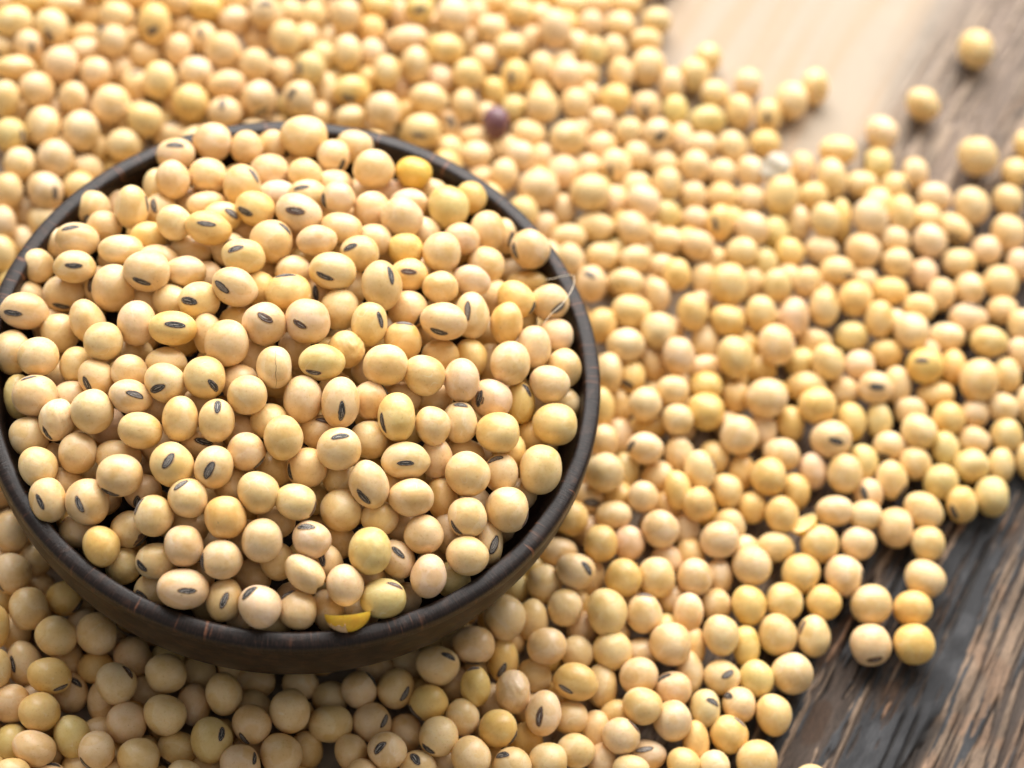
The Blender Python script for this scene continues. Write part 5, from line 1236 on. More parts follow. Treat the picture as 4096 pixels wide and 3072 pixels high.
FILL = "-5647,-9743,833,313;-6002,-9713,307,307;-4991,-9514,901,351;-5461,-9455,305,305;-6124,-9357,829,327;-4792,-9341,327,327;-3763,-9255,758,359;-2951,-9208,871,343;-1796,-9087,911,324;-5466,-9084,813,310;-6250,-8972,345,345;-4222,-8930,359,359;-2567,-8863,510,314;-424,-8857,954,355;-3255,-8661,356,356;-4602,-8619,817,312;-5601,-8595,369,369;-277,-8460,352,352;-1077,-8449,357,357;512,-8423,361,361;-2072,-8414,351,351;-3935,-8352,814,316;2280,-8339,938,353;-1627,-8304,807,330;-3023,-8254,951,358;1312,-8230,346,346;-360,-8187,940,343;-4908,-8174,341,341;-2390,-8138,861,327;-5825,-8118,862,338;-2793,-8095,349,349;1018,-8087,923,345;-4116,-8047,322,322;2897,-7959,303,303;4046,-7918,839,358;-4396,-7903,871,300;-3471,-7889,359,359;-5476,-7852,373,347;1622,-7841,917,342;-45,-7829,367,367;3291,-7793,812,329;-6280,-7792,315,315;1999,-7732,340,340;3645,-7672,328,328;-2134,-7670,367,367;2553,-7659,833,337;-1094,-7655,366,366;-6659,-7499,792,366;5973,-7470,738,302;-5872,-7436,787,303;5047,-7382,733,326;3048,-7373,336,336;4249,-7359,313,313;4304,-7336,887,307;-3829,-7333,314,314;901,-7318,355,355;-3254,-7279,301,301;245,-7258,873,328;-400,-7243,307,307;-5143,-7205,873,340;-4355,-7182,562,337;2334,-7137,383,363;-5997,-7045,327,327;5509,-6976,531,363;-855,-6972,291,291;-6314,-6962,884,303;405,-6952,303,303;-4961,-6939,332,328;-6935,-6934,328,328;3837,-6926,751,315;4706,-6912,317,317;6499,-6903,347,347;7230,-6900,487,304;-2944,-6849,316,316;3159,-6829,741,302;8477,-6826,341,341;1665,-6805,757,338;997,-6694,315,315;-4078,-6693,299,299;-1756,-6669,300,300;-5513,-6634,318,318;7865,-6631,311,311;9801,-6590,316,316;-5149,-6554,850,334;-4271,-6532,907,323;-6451,-6522,352,352;9087,-6481,323,323;1471,-6480,295,295;-5848,-6475,845,340;2168,-6462,345,345;-1286,-6460,311,311;-4529,-6445,308,308;4817,-6438,701,322;4129,-6430,541,305;3471,-6425,330,330;5292,-6371,323,323;-3234,-6337,303,303;6412,-6210,364,364;5751,-6195,747,316;490,-6148,388,306;-7187,-6139,349,349;8583,-6021,362,362;991,-5988,305,305;-6750,-5979,944,352;-5003,-5931,316,316;-5905,-5929,314,314;7080,-5896,355,355;-28,-5895,314,314;-1089,-5891,317,317;-4152,-5873,301,301;9594,-5843,342,342;2907,-5842,314,314;-1716,-5840,305,305;-3461,-5821,301,301;5937,-5815,303,303;-6078,-5798,898,337;-5472,-5770,874,311;5322,-5674,305,305;-7267,-5611,764,356;6404,-5519,292,292;-6620,-5487,364,364;7904,-5450,364,364;4716,-5440,368,368;8770,-5389,319,319;-4665,-5365,333,333;-5850,-5319,316,316;1241,-5271,344,344;5827,-5270,294,294;-154,-5168,292,292;9977,-5153,321,321;9343,-5091,312,312;-5058,-5066,924,347;-7462,-5046,324,324;-6022,-5013,907,366;-5326,-4963,319,319;3870,-4925,311,311;-7009,-4907,813,307;4744,-4866,310,310;107,-4689,2680,341;-1312,-4686,346,346;-3484,-4606,318,318;-6878,-4554,338,338;-6248,-4549,484,347;-2366,-4537,317,317;-142,-4503,314,314;-547,-4491,2661,362;-7716,-4416,359,359;-779,-4410,3274,328;-5719,-4394,841,303;-2952,-4357,361,361;3265,-4346,301,301;2095,-4322,3021,338;-7229,-4310,792,313;879,-4266,3022,319;-951,-4264,304,304;-1378,-4260,2635,358;5365,-4259,307,307;-3805,-4174,308,308;-1690,-4142,313,313;1476,-4069,296,296;-5347,-4032,317,317;-6499,-3935,912,317;-2167,-3923,307,307;1468,-3913,2672,365;2796,-3887,3037,313;5899,-3855,315,315;-3157,-3819,302,302;-2759,-3814,2655,321;2106,-3788,3401,314;-2170,-3771,2849,350;-5874,-3737,324,324;-3953,-3684,299,299;-7829,-3683,867,307;-740,-3651,3212,313;-7132,-3637,313,313;-5228,-3612,892,337;4248,-3591,298,298;-136,-3544,3566,331;921,-3534,3126,351;2436,-3524,2648,342;2560,-3507,301,301;-3245,-3482,2891,318;-6504,-3476,360,360;-2774,-3430,316,316;136,-3430,2962,357;-4732,-3419,444,339;-7899,-3369,320,320;-1448,-3366,3295,335;-928,-3326,2707,366;-5365,-3323,317,317;3308,-3240,305,305;-5767,-3227,891,338;5519,-3195,300,300;3887,-3180,398,356;-2740,-3149,3259,326;-3340,-3109,303,303;2076,-3083,3262,339;-6976,-3077,304,304;-934,-2983,3493,337;4790,-2977,307,307;-8001,-2961,829,336;3163,-2946,2821,311;-6854,-2946,873,327;-3722,-2937,2707,320;-1886,-2914,2903,312;-349,-2856,3265,356;998,-2818,2902,344;-7537,-2767,360,360;261,-2758,3491,360;-5673,-2727,315,315;-6344,-2648,614,300;-8247,-2611,346,346;-3757,-2605,3263,313;4428,-2589,321,321;-1435,-2588,3656,350;-4193,-2567,331,331;3826,-2566,296,296;3981,-2560,2856,350;-1177,-2549,3010,344;-4800,-2543,313,313;-3580,-2473,301,301;886,-2460,3438,342;6713,-2452,291,291;1518,-2445,3190,365;-4036,-2393,2762,351;-2233,-2379,3201,328;-858,-2357,3636,311;-7765,-2335,879,353;2126,-2272,3868,348;3366,-2211,2762,359;-5529,-2206,597,319;-6863,-2191,318,318;2353,-2178,3116,351;-1985,-2158,3805,364;305,-2130,3119,324;7632,-2129,310,310;-3398,-2089,3136,324;3856,-2052,303,303;-3828,-2025,291,291;-7555,-2021,311,311;-435,-2003,3224,368;-6409,-1979,838,355;-4322,-1972,498,321;4148,-1953,2732,333;3715,-1951,3279,345;599,-1943,3670,340;-2862,-1938,2767,332;5938,-1932,300,300;-5176,-1899,296,296;6477,-1890,332,332;-8225,-1864,332,332;-4149,-1853,3210,343;1678,-1842,3549,353;-8409,-1842,944,352;-2289,-1775,3083,318;-5006,-1763,814,325;2444,-1698,3578,325;-1543,-1670,3452,337;6975,-1649,299,299;-980,-1610,3152,349;-3800,-1593,2718,365;-7034,-1524,938,347;-5953,-1522,310,310;7701,-1479,295,295;57,-1469,3198,345;2815,-1443,3149,314;5010,-1419,314,314;-4526,-1413,325,325;80,-1386,3810,315;3441,-1372,2941,340;-7562,-1357,523,361;-5134,-1357,353,324;-8617,-1348,303,303;-5915,-1330,904,350;1251,-1321,3400,313;4280,-1300,305,305;-1737,-1297,2800,360;-6491,-1292,525,324;4686,-1278,764,312;-4491,-1259,2749,336;-3365,-1185,3165,329;-2695,-1149,3554,323;2276,-1122,4035,310;6728,-1114,306,306;633,-1070,3563,353;-4986,-1065,936,346;-1035,-1023,3340,310;-8421,-993,784,364;2101,-975,3461,336;-809,-972,4358,338;4619,-918,3039,337;-2434,-907,3043,313;-4388,-828,306,306;-1837,-811,3509,350;4736,-798,360,360;1656,-787,2858,362;1567,-785,3728,314;388,-708,2881,330;-1361,-704,4095,370;-7531,-698,742,326;-5913,-687,336,336;-213,-686,4195,330;2960,-686,3472,325;-6694,-677,351,351;3783,-673,2951,348;-4966,-638,301,301;-8017,-617,318,318;-3058,-565,3168,322;-8845,-535,307,307;-5433,-508,710,337;-45,-481,3516,367;877,-465,3862,363;-2332,-430,3425,321;-4331,-317,2792,345;906,-292,3228,316;2420,-271,3276,332;4528,-258,296,296;-3632,-226,2994,349;-1443,-221,3562,343;2995,-162,3094,312;5341,-156,306,306;8966,-101,292,292;-7656,-89,375,303;4630,-67,2691,368;-6965,-50,611,348;3663,-29,3248,330;7125,-20,294,294;-5780,-17,346,346;-5071,6,324,324;1385,33,3893,354;-8548,45,673,313;-6376,84,913,359;5084,87,873,312;-2047,98,3736,323;-4463,124,315,315;-2830,127,3488,318;-7964,157,934,355;-4631,193,3173,321;-708,195,3850,331;141,224,3415,370;1933,241,3408,323;1119,244,3338,318;4710,272,333,333;665,303,3944,313;-9149,327,320,320;-3989,327,3355,327;-1156,332,4224,321;2935,367,3450,321;-820,425,3281,337;-8132,454,304,304;-2918,477,2973,359;-6488,498,301,301;-4324,556,2727,350;4505,563,2868,321;2212,585,2818,316;-139,588,3958,352;-5357,602,717,367;-5882,611,314,314;3992,620,3238,344;3450,632,2778,331;4302,679,299,299;1344,683,3839,341;-8646,704,577,342;-7565,717,362,362;-1951,720,3439,341;-7046,746,847,311;4983,768,869,315;-4772,774,318,318;-1108,785,3745,369;5447,848,363,363;748,857,3375,368;-6806,1012,341,341;-4283,1021,291,291;-7946,1023,819,313;2718,1063,3058,322;-3268,1069,2887,321;-9167,1090,892,312;5938,1114,291,291;-318,1190,3722,354;-6149,1203,313,313;2335,1204,3731,326;-4009,1212,2716,319;-5472,1214,333,333;-5973,1243,864,308;-9356,1294,334,334;4672,1298,348,348;1541,1313,3360,332;-4907,1334,537,325;-2671,1345,3187,332;-1373,1370,4035,315;-4452,1454,3201,368;-7636,1483,355,355;3901,1491,3461,325;-3205,1502,3424,318;671,1527,3513,312;4357,1541,2965,357;3684,1563,2754,333;-1295,1612,3353,337;6773,1625,304,304;-800,1641,3891,351;5334,1662,415,304;-6598,1669,355,355;3300,1671,3367,346;-8362,1671,349,349;4913,1729,921,325;-4180,1740,333,333;-7068,1749,861,353;4835,1825,297,297;2270,1827,3357,313;-3793,1834,3257,316;-5793,1838,551,362;1446,1854,3743,314;-2099,1857,3189,358;-3176,1865,2895,364;22,1874,3383,368;-5119,1893,336,336;-7948,1915,920,348;4338,1937,307,307;-4674,1960,938,338;-2722,1972,3363,312;-9318,1995,303,303;-9032,2006,907,361;-287,2093,3946,315;1943,2096,2792,337;3912,2098,3381,312;-1471,2176,3158,322;-962,2184,3527,343;-8036,2201,319,319;2413,2214,3791,331;515,2229,3707,315;5262,2242,310,310;-4383,2271,312,312;7410,2294,311,311;4130,2304,2809,340;-6752,2327,357,357;2811,2340,2974,318;1481,2360,3206,314;-9888,2379,442,311;-4110,2388,3030,312;-409,2394,3176,313;-2104,2404,3555,329;-2691,2408,3861,316;4830,2431,697,357;-7377,2441,575,314;-3797,2447,348,348;4026,2483,350,350;-3433,2531,3227,324;-4845,2535,577,367;8361,2575,308,308;3483,2627,2838,323;1761,2630,3639,313;-8787,2648,879,354;-2438,2650,3095,335;-8425,2668,317,317;-3212,2672,2678,314;-5602,2682,541,309;-6250,2719,327,327;-9684,2739,894,326;5377,2791,328,328;7409,2807,299,299;-7905,2816,811,322;-1156,2837,2940,363;-3333,2844,306,306;7930,2863,294,294;14978,2875,331,331;-9301,2890,437,315;2264,2906,3538,315;6796,2915,312,312;366,2922,3633,355;-1868,3024,3288,313;-3824,3047,315,315;2931,3079,3164,322;-7398,3079,326,326;-4534,3086,353,353;-586,3090,2718,331;4509,3094,305,305;-4076,3097,850,359;886,3097,3110,335;15568,3128,316,316;-5142,3156,292,292;3200,3167,316,316;4821,3176,873,357;3873,3229,363,363;-5782,3290,308,308;-2471,3295,2766,342;-9940,3311,367,367;7192,3333,304,304;1887,3334,3181,323;-8868,3337,325,325;5739,3337,325,325;202,3370,2818,355;-2798,3370,305,305;-6864,3403,293,293;-9524,3405,933,353;-8017,3410,688,326;-656,3420,3417,361;2456,3440,3316,319;-3422,3462,362,362;-7340,3507,880,349;-4717,3507,815,306;-5316,3514,644,340;9184,3526,301,301;16115,3560,340,340;-1626,3579,3152,326;15113,3587,339,339;-8712,3625,896,330;8355,3641,293,293;-3031,3663,2928,363;3428,3690,312,312;3870,3709,834,319;-7502,3736,307,307;-399,3738,2777,354;5079,3748,300,300;-9409,3760,329,329;792,3783,3146,363;2755,3790,444,336;-2236,3794,304,304;4647,3803,881,321;2225,3889,319,319;-8376,3891,368,368;1527,3898,3047,325;2406,3901,2870,362;7163,3924,304,304;-6818,3933,307,307;13240,3940,314,314;4355,3965,336,336;-4079,3973,305,305;-4754,3976,348,348;-2334,3989,2669,361;-5386,3993,306,306;-2731,4003,662,337;-7764,4030,799,363;6234,4038,347,347;-4471,4049,916,335;-10318,4078,929,363;-2546,4090,3304,321;-9912,4094,320,320;-1947,4120,3308,330;3000,4121,919,337;-1018,4125,2768,356;-623,4155,3336,350;-1734,4160,298,298;3320,4210,315,302;1200,4215,325,304;16266,4218,343,343;-3450,4266,314,314;14913,4271,321,321;-5312,4274,888,309;-7155,4349,309,309;-9240,4396,364,364;2685,4399,329,329;251,4434,2737,333;1993,4436,354,354;-3747,4438,911,322;-4411,4451,319,319;-8657,4459,900,344;6889,4465,345,345;-1669,4477,2860,311;-2189,4486,347,347;-652,4493,338,338;5023,4495,301,301;4527,4495,840,300;15492,4496,337,337;-7949,4506,342,342;8445,4510,357,357;1494,4516,2898,316;5691,4523,293,293;10239,4552,303,303;-9841,4571,690,319;4419,4581,291,291;3875,4584,360,360;-10426,4592,458,312;-3871,4605,299,299;-5792,4614,302,302;-5214,4621,343,343;317,4621,366,366;1479,4622,699,321;-2847,4636,355,355;-1284,4669,368,329;-981,4704,3114,365;2444,4708,937,355;-7596,4717,853,348;9062,4733,305,305;849,4740,2933,319;-4663,4757,809,352;-294,4815,2998,343;1017,4832,324,324;16183,4841,326,326;-6945,4899,334,334;-1912,4901,886,309;6081,4941,311,311;2419,4945,320,320;3008,4983,310,310;-3417,4996,395,351;-2559,5023,850,308;-4206,5028,327,327;14789,5041,332,332;-2299,5047,300,300;-6082,5052,322,322;404,5052,908,351;-8346,5066,474,313;-8979,5069,951,364;-319,5078,369,369;8147,5111,332,332;15502,5112,300,300;-9331,5157,353,353;3682,5162,299,299;4243,5169,471,324;1948,5177,683,356;-864,5199,292,292;-10357,5204,305,305;12208,5230,292,292;-9841,5248,885,360;-1548,5260,316,316;8888,5273,298,298;7403,5282,335,335;-4982,5293,350,350;3312,5313,723,335;-7654,5324,328,328;1410,5336,315,315;-10569,5388,904,352;-3672,5427,872,341;-607,5466,925,336;5723,5476,318,318;1224,5479,937,339;6360,5491,304,304;-7909,5493,851,314;-10902,5521,320,320;4857,5527,294,294;-2813,5529,342,342;-6706,5540,349,349;16226,5566,335,302;-2075,5600,356,356;2489,5619,528,328;-4433,5637,445,329;344,5640,361,361;-8722,5654,327,327;9339,5682,297,297;-6062,5696,329,329;15611,5706,335,335;-2511,5710,866,323;1874,5751,331,331;14713,5757,350,350;4157,5784,347,347;-9917,5809,320,320;4,5821,876,313;-966,5832,339,339;11494,5844,291,291;984,5862,363,363;-3573,5875,340,340;-1432,5887,807,342;3530,5891,400,316;2957,5904,320,320;-4891,5914,315,315;-3221,5937,862,331;-10937,6001,898,310;-9817,6055,943,346;-8566,6106,884,337;-8008,6110,339,339;1827,6130,819,318;-2786,6156,316,308;9979,6179,296,296;-380,6180,346,346;-7158,6185,308,308;-1909,6190,300,300;-4248,6203,319,315;-6307,6237,305,305;5576,6247,294,294;-10744,6291,361,361;6149,6332,298,298;-9117,6348,366,321;2168,6374,328,328;481,6395,306,306;-1093,6417,304,304;9178,6443,302,302;15732,6464,360,360;323,6501,910,365;7615,6504,310,310;15115,6519,304,304;-6771,6533,299,299;-8535,6541,309,309;1603,6575,310,310;1130,6591,753,359;2719,6600,868,344;-3653,6600,291,291;-2442,6613,946,362;-3426,6614,865,340;3057,6619,321,321;-3077,6680,330,330;-10133,6683,475,312;10749,6695,306,306;2055,6696,855,316;-2417,6733,318,318;-5823,6735,480,320;-8022,6744,709,338;-4774,6760,304,304;-9500,6805,301,301;-1736,6836,894,357;6988,6850,305,305;2570,6852,297,297;-27,6864,416,301;-816,6865,742,370;-7275,6874,306,306;-1442,6885,320,320;-11123,6906,869,330;14603,6927,348,348;6225,6932,291,291;700,6949,315,315;-5242,6951,297,297;5630,6979,306,306;2043,7016,303,303;-8856,7072,647,367;-11373,7081,314,314;-8315,7121,311,311;1241,7127,363,363;1754,7229,878,330;-2293,7231,690,349;-7664,7239,300,300;-2887,7272,315,315;234,7317,892,351;-9706,7318,949,361;-4247,7338,296,296;-4779,7366,378,344;-5592,7382,354,354;16263,7390,320,320;-316,7395,443,308;-9940,7422,305,305;-7013,7431,330,330;-10854,7457,364,364;-906,7495,308,308;514,7496,303,303;-9298,7507,363,363;-1440,7534,550,312;15583,7553,334,334;-8487,7586,787,300;-6235,7609,330,330;7837,7633,303,303;3648,7731,298,298;-1923,7741,307,307;-8224,7760,307,307;14772,7805,354,354;4963,7821,295,295;-4045,7861,366,366;-11595,7862,603,315;-7284,7895,297,297;-10254,7901,873,352;-5812,7965,299,299;-9950,8022,323,323;-2699,8029,312,312;-8967,8054,319,319;-6745,8079,339,339;-8946,8139,953,362;911,8145,345,345;-3216,8223,325,325;15276,8225,310,310;-579,8270,296,296;15941,8307,361,361;-10918,8348,936,346;-10688,8383,320,320;-11438,8394,334,334;-7151,8422,294,294;-4560,8435,357,357;-1777,8436,329,329;-8520,8546,301,301;-2651,8599,323,323;-3897,8618,345,345;-9368,8621,322,322;-6654,8677,297,297;-10,8766,316,316;-3330,8773,295,295;-9937,8802,527,342;-7496,8866,317,317;-5753,8886,293,293;-10580,8917,901,311;-11001,8923,449,300;8753,8939,320,320;-11704,8992,373,351;-8840,9017,702,304;-8118,9039,311,311;1154,9128,303,303;-1537,9131,296,296;4362,9209,293,293;-2587,9257,354,354;-923,9269,297,297;-3246,9324,314,314;-4581,9348,304,304;-7221,9376,337,317;-5616,9410,312,312;2904,9456,310,310;-11924,9474,824,300;-10539,9514,330,330;-11128,9530,692,335;1658,9542,297,297;-9062,9548,303,303;-1853,9556,302,302;-9884,9707,526,352;-5123,9791,352,352;-10405,9831,897,326;-7717,9853,336,336;-11579,9855,350,350;193,9864,339,339;-8880,9874,898,321;-793,9874,315,315;3351,9966,312,312;-5912,9969,290,290;-12299,10029,339,339;-7095,10039,313,313;1554,10090,318,318;785,10098,313,313;4401,10168,309,309;-6488,10206,902,337;-10927,10227,887,346;-8432,10230,313,313;-9224,10239,315,315;-3649,10271,316,316;-2291,10294,290,290;-10271,10300,364,364;-11981,10308,946,360;-7659,10360,879,302;-6392,10397,306,306;-7584,10464,316,316;-9731,10478,948,354;-11709,10528,355,355;-10988,10555,334,334;-12437,10618,401,312;-6961,10643,323,323;-4928,10670,311,311;-4283,10699,334,334;-5952,10735,300,300;-8546,10742,876,354;4279,10753,312,312;928,10771,329,326;-8117,10782,301,301;256,10788,301,301;-6413,10838,622,308;-7237,10849,903,338;-9425,10873,325,325;-11122,10925,920,328;3731,10933,317,317;-3017,10963,331,331;-4249,10975,901,317;-5563,11006,700,358;-587,11006,292,292;-10434,11016,331,331;-10105,11056,926,332;-1203,11150,363,363;-12151,11154,475,329;-8773,11157,330,330;-4875,11182,903,311;-7289,11195,307,307;-11136,11266,333,333;-6100,11284,332,316;790,11291,314,314;-4865,11293,309,309;-7921,11332,855,335;-3569,11372,892,309;-1813,11396,312,312;-3579,11412,309,309;-4209,11422,321,321;-2473,11439,292,292;-9797,11491,314,314;-2194,11534,728,330;-640,11542,319,319;2253,11636,294,294;-11677,11649,392,307;-1164,11663,905,358;-6639,11690,334,334;-2775,11697,843,317;-10691,11701,329,329;-7661,11703,329,329;-8948,11717,579,346;-12495,11720,324,324;-9729,11748,914,328;-5303,11766,343,343;-4329,11804,848,357;-3193,11864,354,354;-5700,11877,856,359;-12764,11919,827,324;-6028,11922,311,311;-11146,11953,854,342;-12095,12017,894,365;444,12020,317,317;-7756,12023,853,331;-1570,12047,320,320;-295,12054,824,340;1146,12056,327,327;-6786,12058,900,346;3638,12126,297,297;-9908,12153,350,350;-5001,12180,733,322;-8332,12182,309,309;-727,12221,336,336;-2505,12251,346,346;-3732,12256,325,325;-11072,12280,320,320;-105,12285,298,298;-4366,12315,357,357;-8570,12368,951,367;-12480,12368,304,304;-1079,12370,928,339;-8891,12375,321,321;-10554,12450,540,308;-2063,12458,853,336;-7315,12466,345,345;962,12545,293,293;-11832,12552,338,338;-6661,12559,355,355;-5807,12570,326,326;-3933,12587,920,363;-9486,12634,500,301;2370,12647,300,300;-1355,12689,325,325;-3387,12728,436,303;-5368,12732,890,344;-8079,12789,320,320;1344,12816,740,331;-398,12866,520,358;359,12878,340,340;-2013,12901,315,315;-2575,12911,625,359;1844,12920,351,351;-10328,12976,328,328;-3978,13014,354,354;-1545,13049,813,340;-7530,13052,320,320;-4862,13097,367,367;-6150,13124,879,318;-7950,13149,797,332;-8830,13157,535,347;-5615,13178,306,306;975,13195,330,330;-9594,13202,323,323;-6471,13211,309,309;-7105,13256,778,364;-1215,13276,308,308;2335,13312,524,341;-8254,13381,313,313;-5522,13394,866,301;4048,13423,305,305;-140,13516,317,317;-3399,13534,749,311;-1925,13552,890,323;-2184,13577,310,310;5157,13584,348,348;-4545,13586,815,356;-860,13594,711,348;3485,13644,316,316;-5214,13644,337,331;-7536,13645,311,311;2815,13680,313,313;-2762,13699,504,327;-6892,13729,390,319;-6126,13765,344,344;757,13852,488,361;-1445,13899,326,326;1449,13908,313,313;4633,13937,322,322;5626,14083,352,352;-350,14128,408,327;-3182,14133,595,330;-4748,14141,347,347;3941,14162,308,308;2002,14186,353,353;-3876,14228,358,358;2712,14249,472,302;292,14292,720,312;-5380,14295,312,312;-2244,14343,892,310;-876,14362,802,364;841,14468,305,305;-2586,14470,368,368;-1595,14517,311,311;3499,14545,313,313;5206,14630,363,363;4403,14630,340,340;-3294,14697,329,329;-1502,14703,898,303;-662,14806,310,310;1857,14817,527,346;2434,14919,317,305;388,14960,361,346;-147,14975,830,319;-1838,15100,349,349;812,15306,790,365;3670,15328,340,311;-342,15336,312,312;-970,15362,313,313;2777,15416,300,300;1386,15460,310,310;4565,15561,303,303;289,15598,333,333;2068,15601,362,362;5429,15726,343,343;1044,15974,308,308;3150,16165,335,335;2514,16294,340,340;4699,16295,307,307;4057,16429,337,337;5113,16832,341,341"
P_SMALL = {'cot': [19.19, -47.84, 38.2], 'flake': [85.43, 87.7, 9.5], 'frag': [99.94, 5.19, 6.0], 'fiber': [[43.17, 16.8, 40.5], [44.19, 18.44, 41.5], [45.81, 20.74, 42.0], [46.88, 23.78, 41.5], [47.33, 26.69, 40.5], [47.15, 28.7, 39.6], [46.62, 29.6, 39.0], [44.68, 28.59, 39.3], [43.32, 27.33, 40.0], [41.87, 26.09, 41.0]]}

def parse(s):
    return [int(x) for x in s.split(',')]

def srgbish(c):
    return [x / 255.0 for x in c]

rsd = np.random.RandomState(4)
for line in IND.strip().split('\n'):
    nums, where, note, label = line.split('|')
    q = parse(nums)
    o = link('soybean', bean_mesh(q[13], note))
    o.location = [x * 0.01 * MM for x in q[0:3]]
    o.scale = [x * 0.01 * MM for x in q[3:6]]
    o.rotation_mode = 'QUATERNION'; o.rotation_quaternion = [x / 1000 for x in q[6:10]]
    o.color = (*srgbish(q[10:13]), 1)
    tag(o, label, 'soybean', 'soybeans heaped in the bowl' if where == 'b' else 'soybeans spilled on the table')
    mean = (q[3] + q[4]) * 0.005
    if len(q) > 14:
        V, F, M = hilum_patch(q[13], q[14] / 100, q[15] / 100, q[16], mean, rsd, 1.0 if note == 'wrinkle' else 0.0)
        link('hilum', mesh_np('hilum', V, F, HIL_MATS, True, M), o)
    if note in ('smudge', 'stain'):
        V, F = [], []
        hx, hy = q[14] / 100, q[15] / 100
        if note == 'stain': hx, hy = hx * .9, hy * .9
        n = np.array([hx, hy, math.sqrt(max(0, 1 - hx * hx - hy * hy))]); t = np.cross(n, [0.2, .1, 1.0]); t /= np.linalg.norm(t); b = np.cross(n, t)
        for ring, rr in enumerate((0.0, .35, .7, 1.0)):
            for k in range(24):
                a = k * math.pi / 12
                R_ = (.52 if note == 'stain' else .36) * rr * (1 + .16 * math.sin(3 * a + 1) + .10 * math.sin(7 * a))
                dv = n + t * R_ * math.cos(a) + b * R_ * math.sin(a) * .75; dv /= np.linalg.norm(dv)
                V.append(dv * (bean_radius(dv[None], q[13])[0] + .0035))
        for ring in range(3):
            for k in range(24): F.append((ring * 24 + k, ring * 24 + (k + 1) % 24, ring * 24 + 24 + (k + 1) % 24, ring * 24 + 24 + k))
        link('stain', mesh_np('stain', V, F, [STAIN]), o)
    if note == 'crack':
        V, F = [], []
        nseg = 22
        for k in range(nseg + 1):
            yy = .80 - 1.78 * k / nseg; xx = .03 + .025 * math.sin(k * .8) + .012 * math.sin(k * 2.3) + .05 * (k / nseg)
            wd = .010 * (1 - abs(2 * k / nseg - 1)) + .006
            for sgn in (-1, 1):
                dv = np.array([xx + sgn * wd, yy, math.sqrt(max(.02, 1 - min(.97, xx * xx + yy * yy)))]); dv /= np.linalg.norm(dv)
                V.append(dv * (bean_radius(dv[None], q[13])[0] + .006))
        for k in range(nseg): F.append((2 * k, 2 * k + 1, 2 * k + 3, 2 * k + 2))
        link('crack', mesh_np('crack', V, F, [CRACK]), o)

# the rest of the beans: one mass
def merge(items, name):
    VV, FF, CC, MI = [], [], [], []
    n = 0
    for P, F, c, mi in items:
        VV.append(P); FF.append([tuple(int(x) + n for x in q) for q in F]); CC.append(np.tile([*c, 1.0], (len(P), 1))); MI.append(mi)
        n += len(P)
    V = np.vstack(VV); faces = [q for fl in FF for q in fl]; mi = [x for l in MI for x in l]
    me = mesh_np(name, V, faces, [PILE] + HIL_MATS, True, mi)
    at = me.color_attributes.new('tint', 'FLOAT_COLOR', 'POINT'); at.data.foreach_set('color', np.vstack(CC).ravel())
    return me

items = []
for line in REST.strip().split('\n'):
    q = parse(line)
    V, F = ICO_MID
    M = np.array(Quaternion([x / 1000 for x in q[6:10]]).normalized().to_matrix()) @ np.diag([x * 0.01 * MM for x in q[3:6]])
    loc = np.array(q[0:3]) * 0.01 * MM
    P = (V * bean_radius(V, q[13])[:, None]) @ M.T + loc
    items.append((P, F, srgbish(q[10:13]), [0] * len(F)))
    if len(q) > 14:
        HV, HF, HM = hilum_patch(q[13], q[14] / 100, q[15] / 100, q[16], (q[3] + q[4]) * 0.005, rsd)
        items.append((HV @ M.T + loc, HF, srgbish(q[10:13]), [m + 1 for m in HM]))
TONES = [(.775, .558, .292), (.78, .563, .322), (.77, .522, .198), (.773, .55, .262), (.715, .545, .238)]
for ch in FILL.split(';'):
    q = parse(ch)
    V, F = ICO2
    A = rs.normal(size=(3, 3)); Q, _ = np.linalg.qr(A)
    sc = q[3] * 0.01 * MM * np.array([rs.uniform(1.0, 1.1), rs.uniform(.94, 1.02), rs.uniform(.9, 1.0)])
    P = (V * bean_radius(V, rs.randint(8))[:, None] * sc) @ Q.T + np.array(q[0:3]) * 0.01 * MM
    c = np.array(TONES[rs.randint(5)]) * rs.normal(1, .04)
    items.append((P, F, np.clip(c, 0, .85), [0] * len(F)))
pile = link('soybean_pile', merge(items, 'soybean_pile'))
tag(pile, 'the rest of the spilled and heaped soybeans, a loose golden mass', 'soybeans', kind='stuff')

# ------------------------------------------------------------------ small things
CR, CU, CB = Vector(RIGHT), -Vector(DOWN), -Vector(FWD)      # axes of the picture, for setting directions only

def frame(x, z):
    x = x.normalized(); z = (z - x * z.dot(x)).normalized(); y = z.cross(x)
    return Matrix((x, y, z)).transposed()

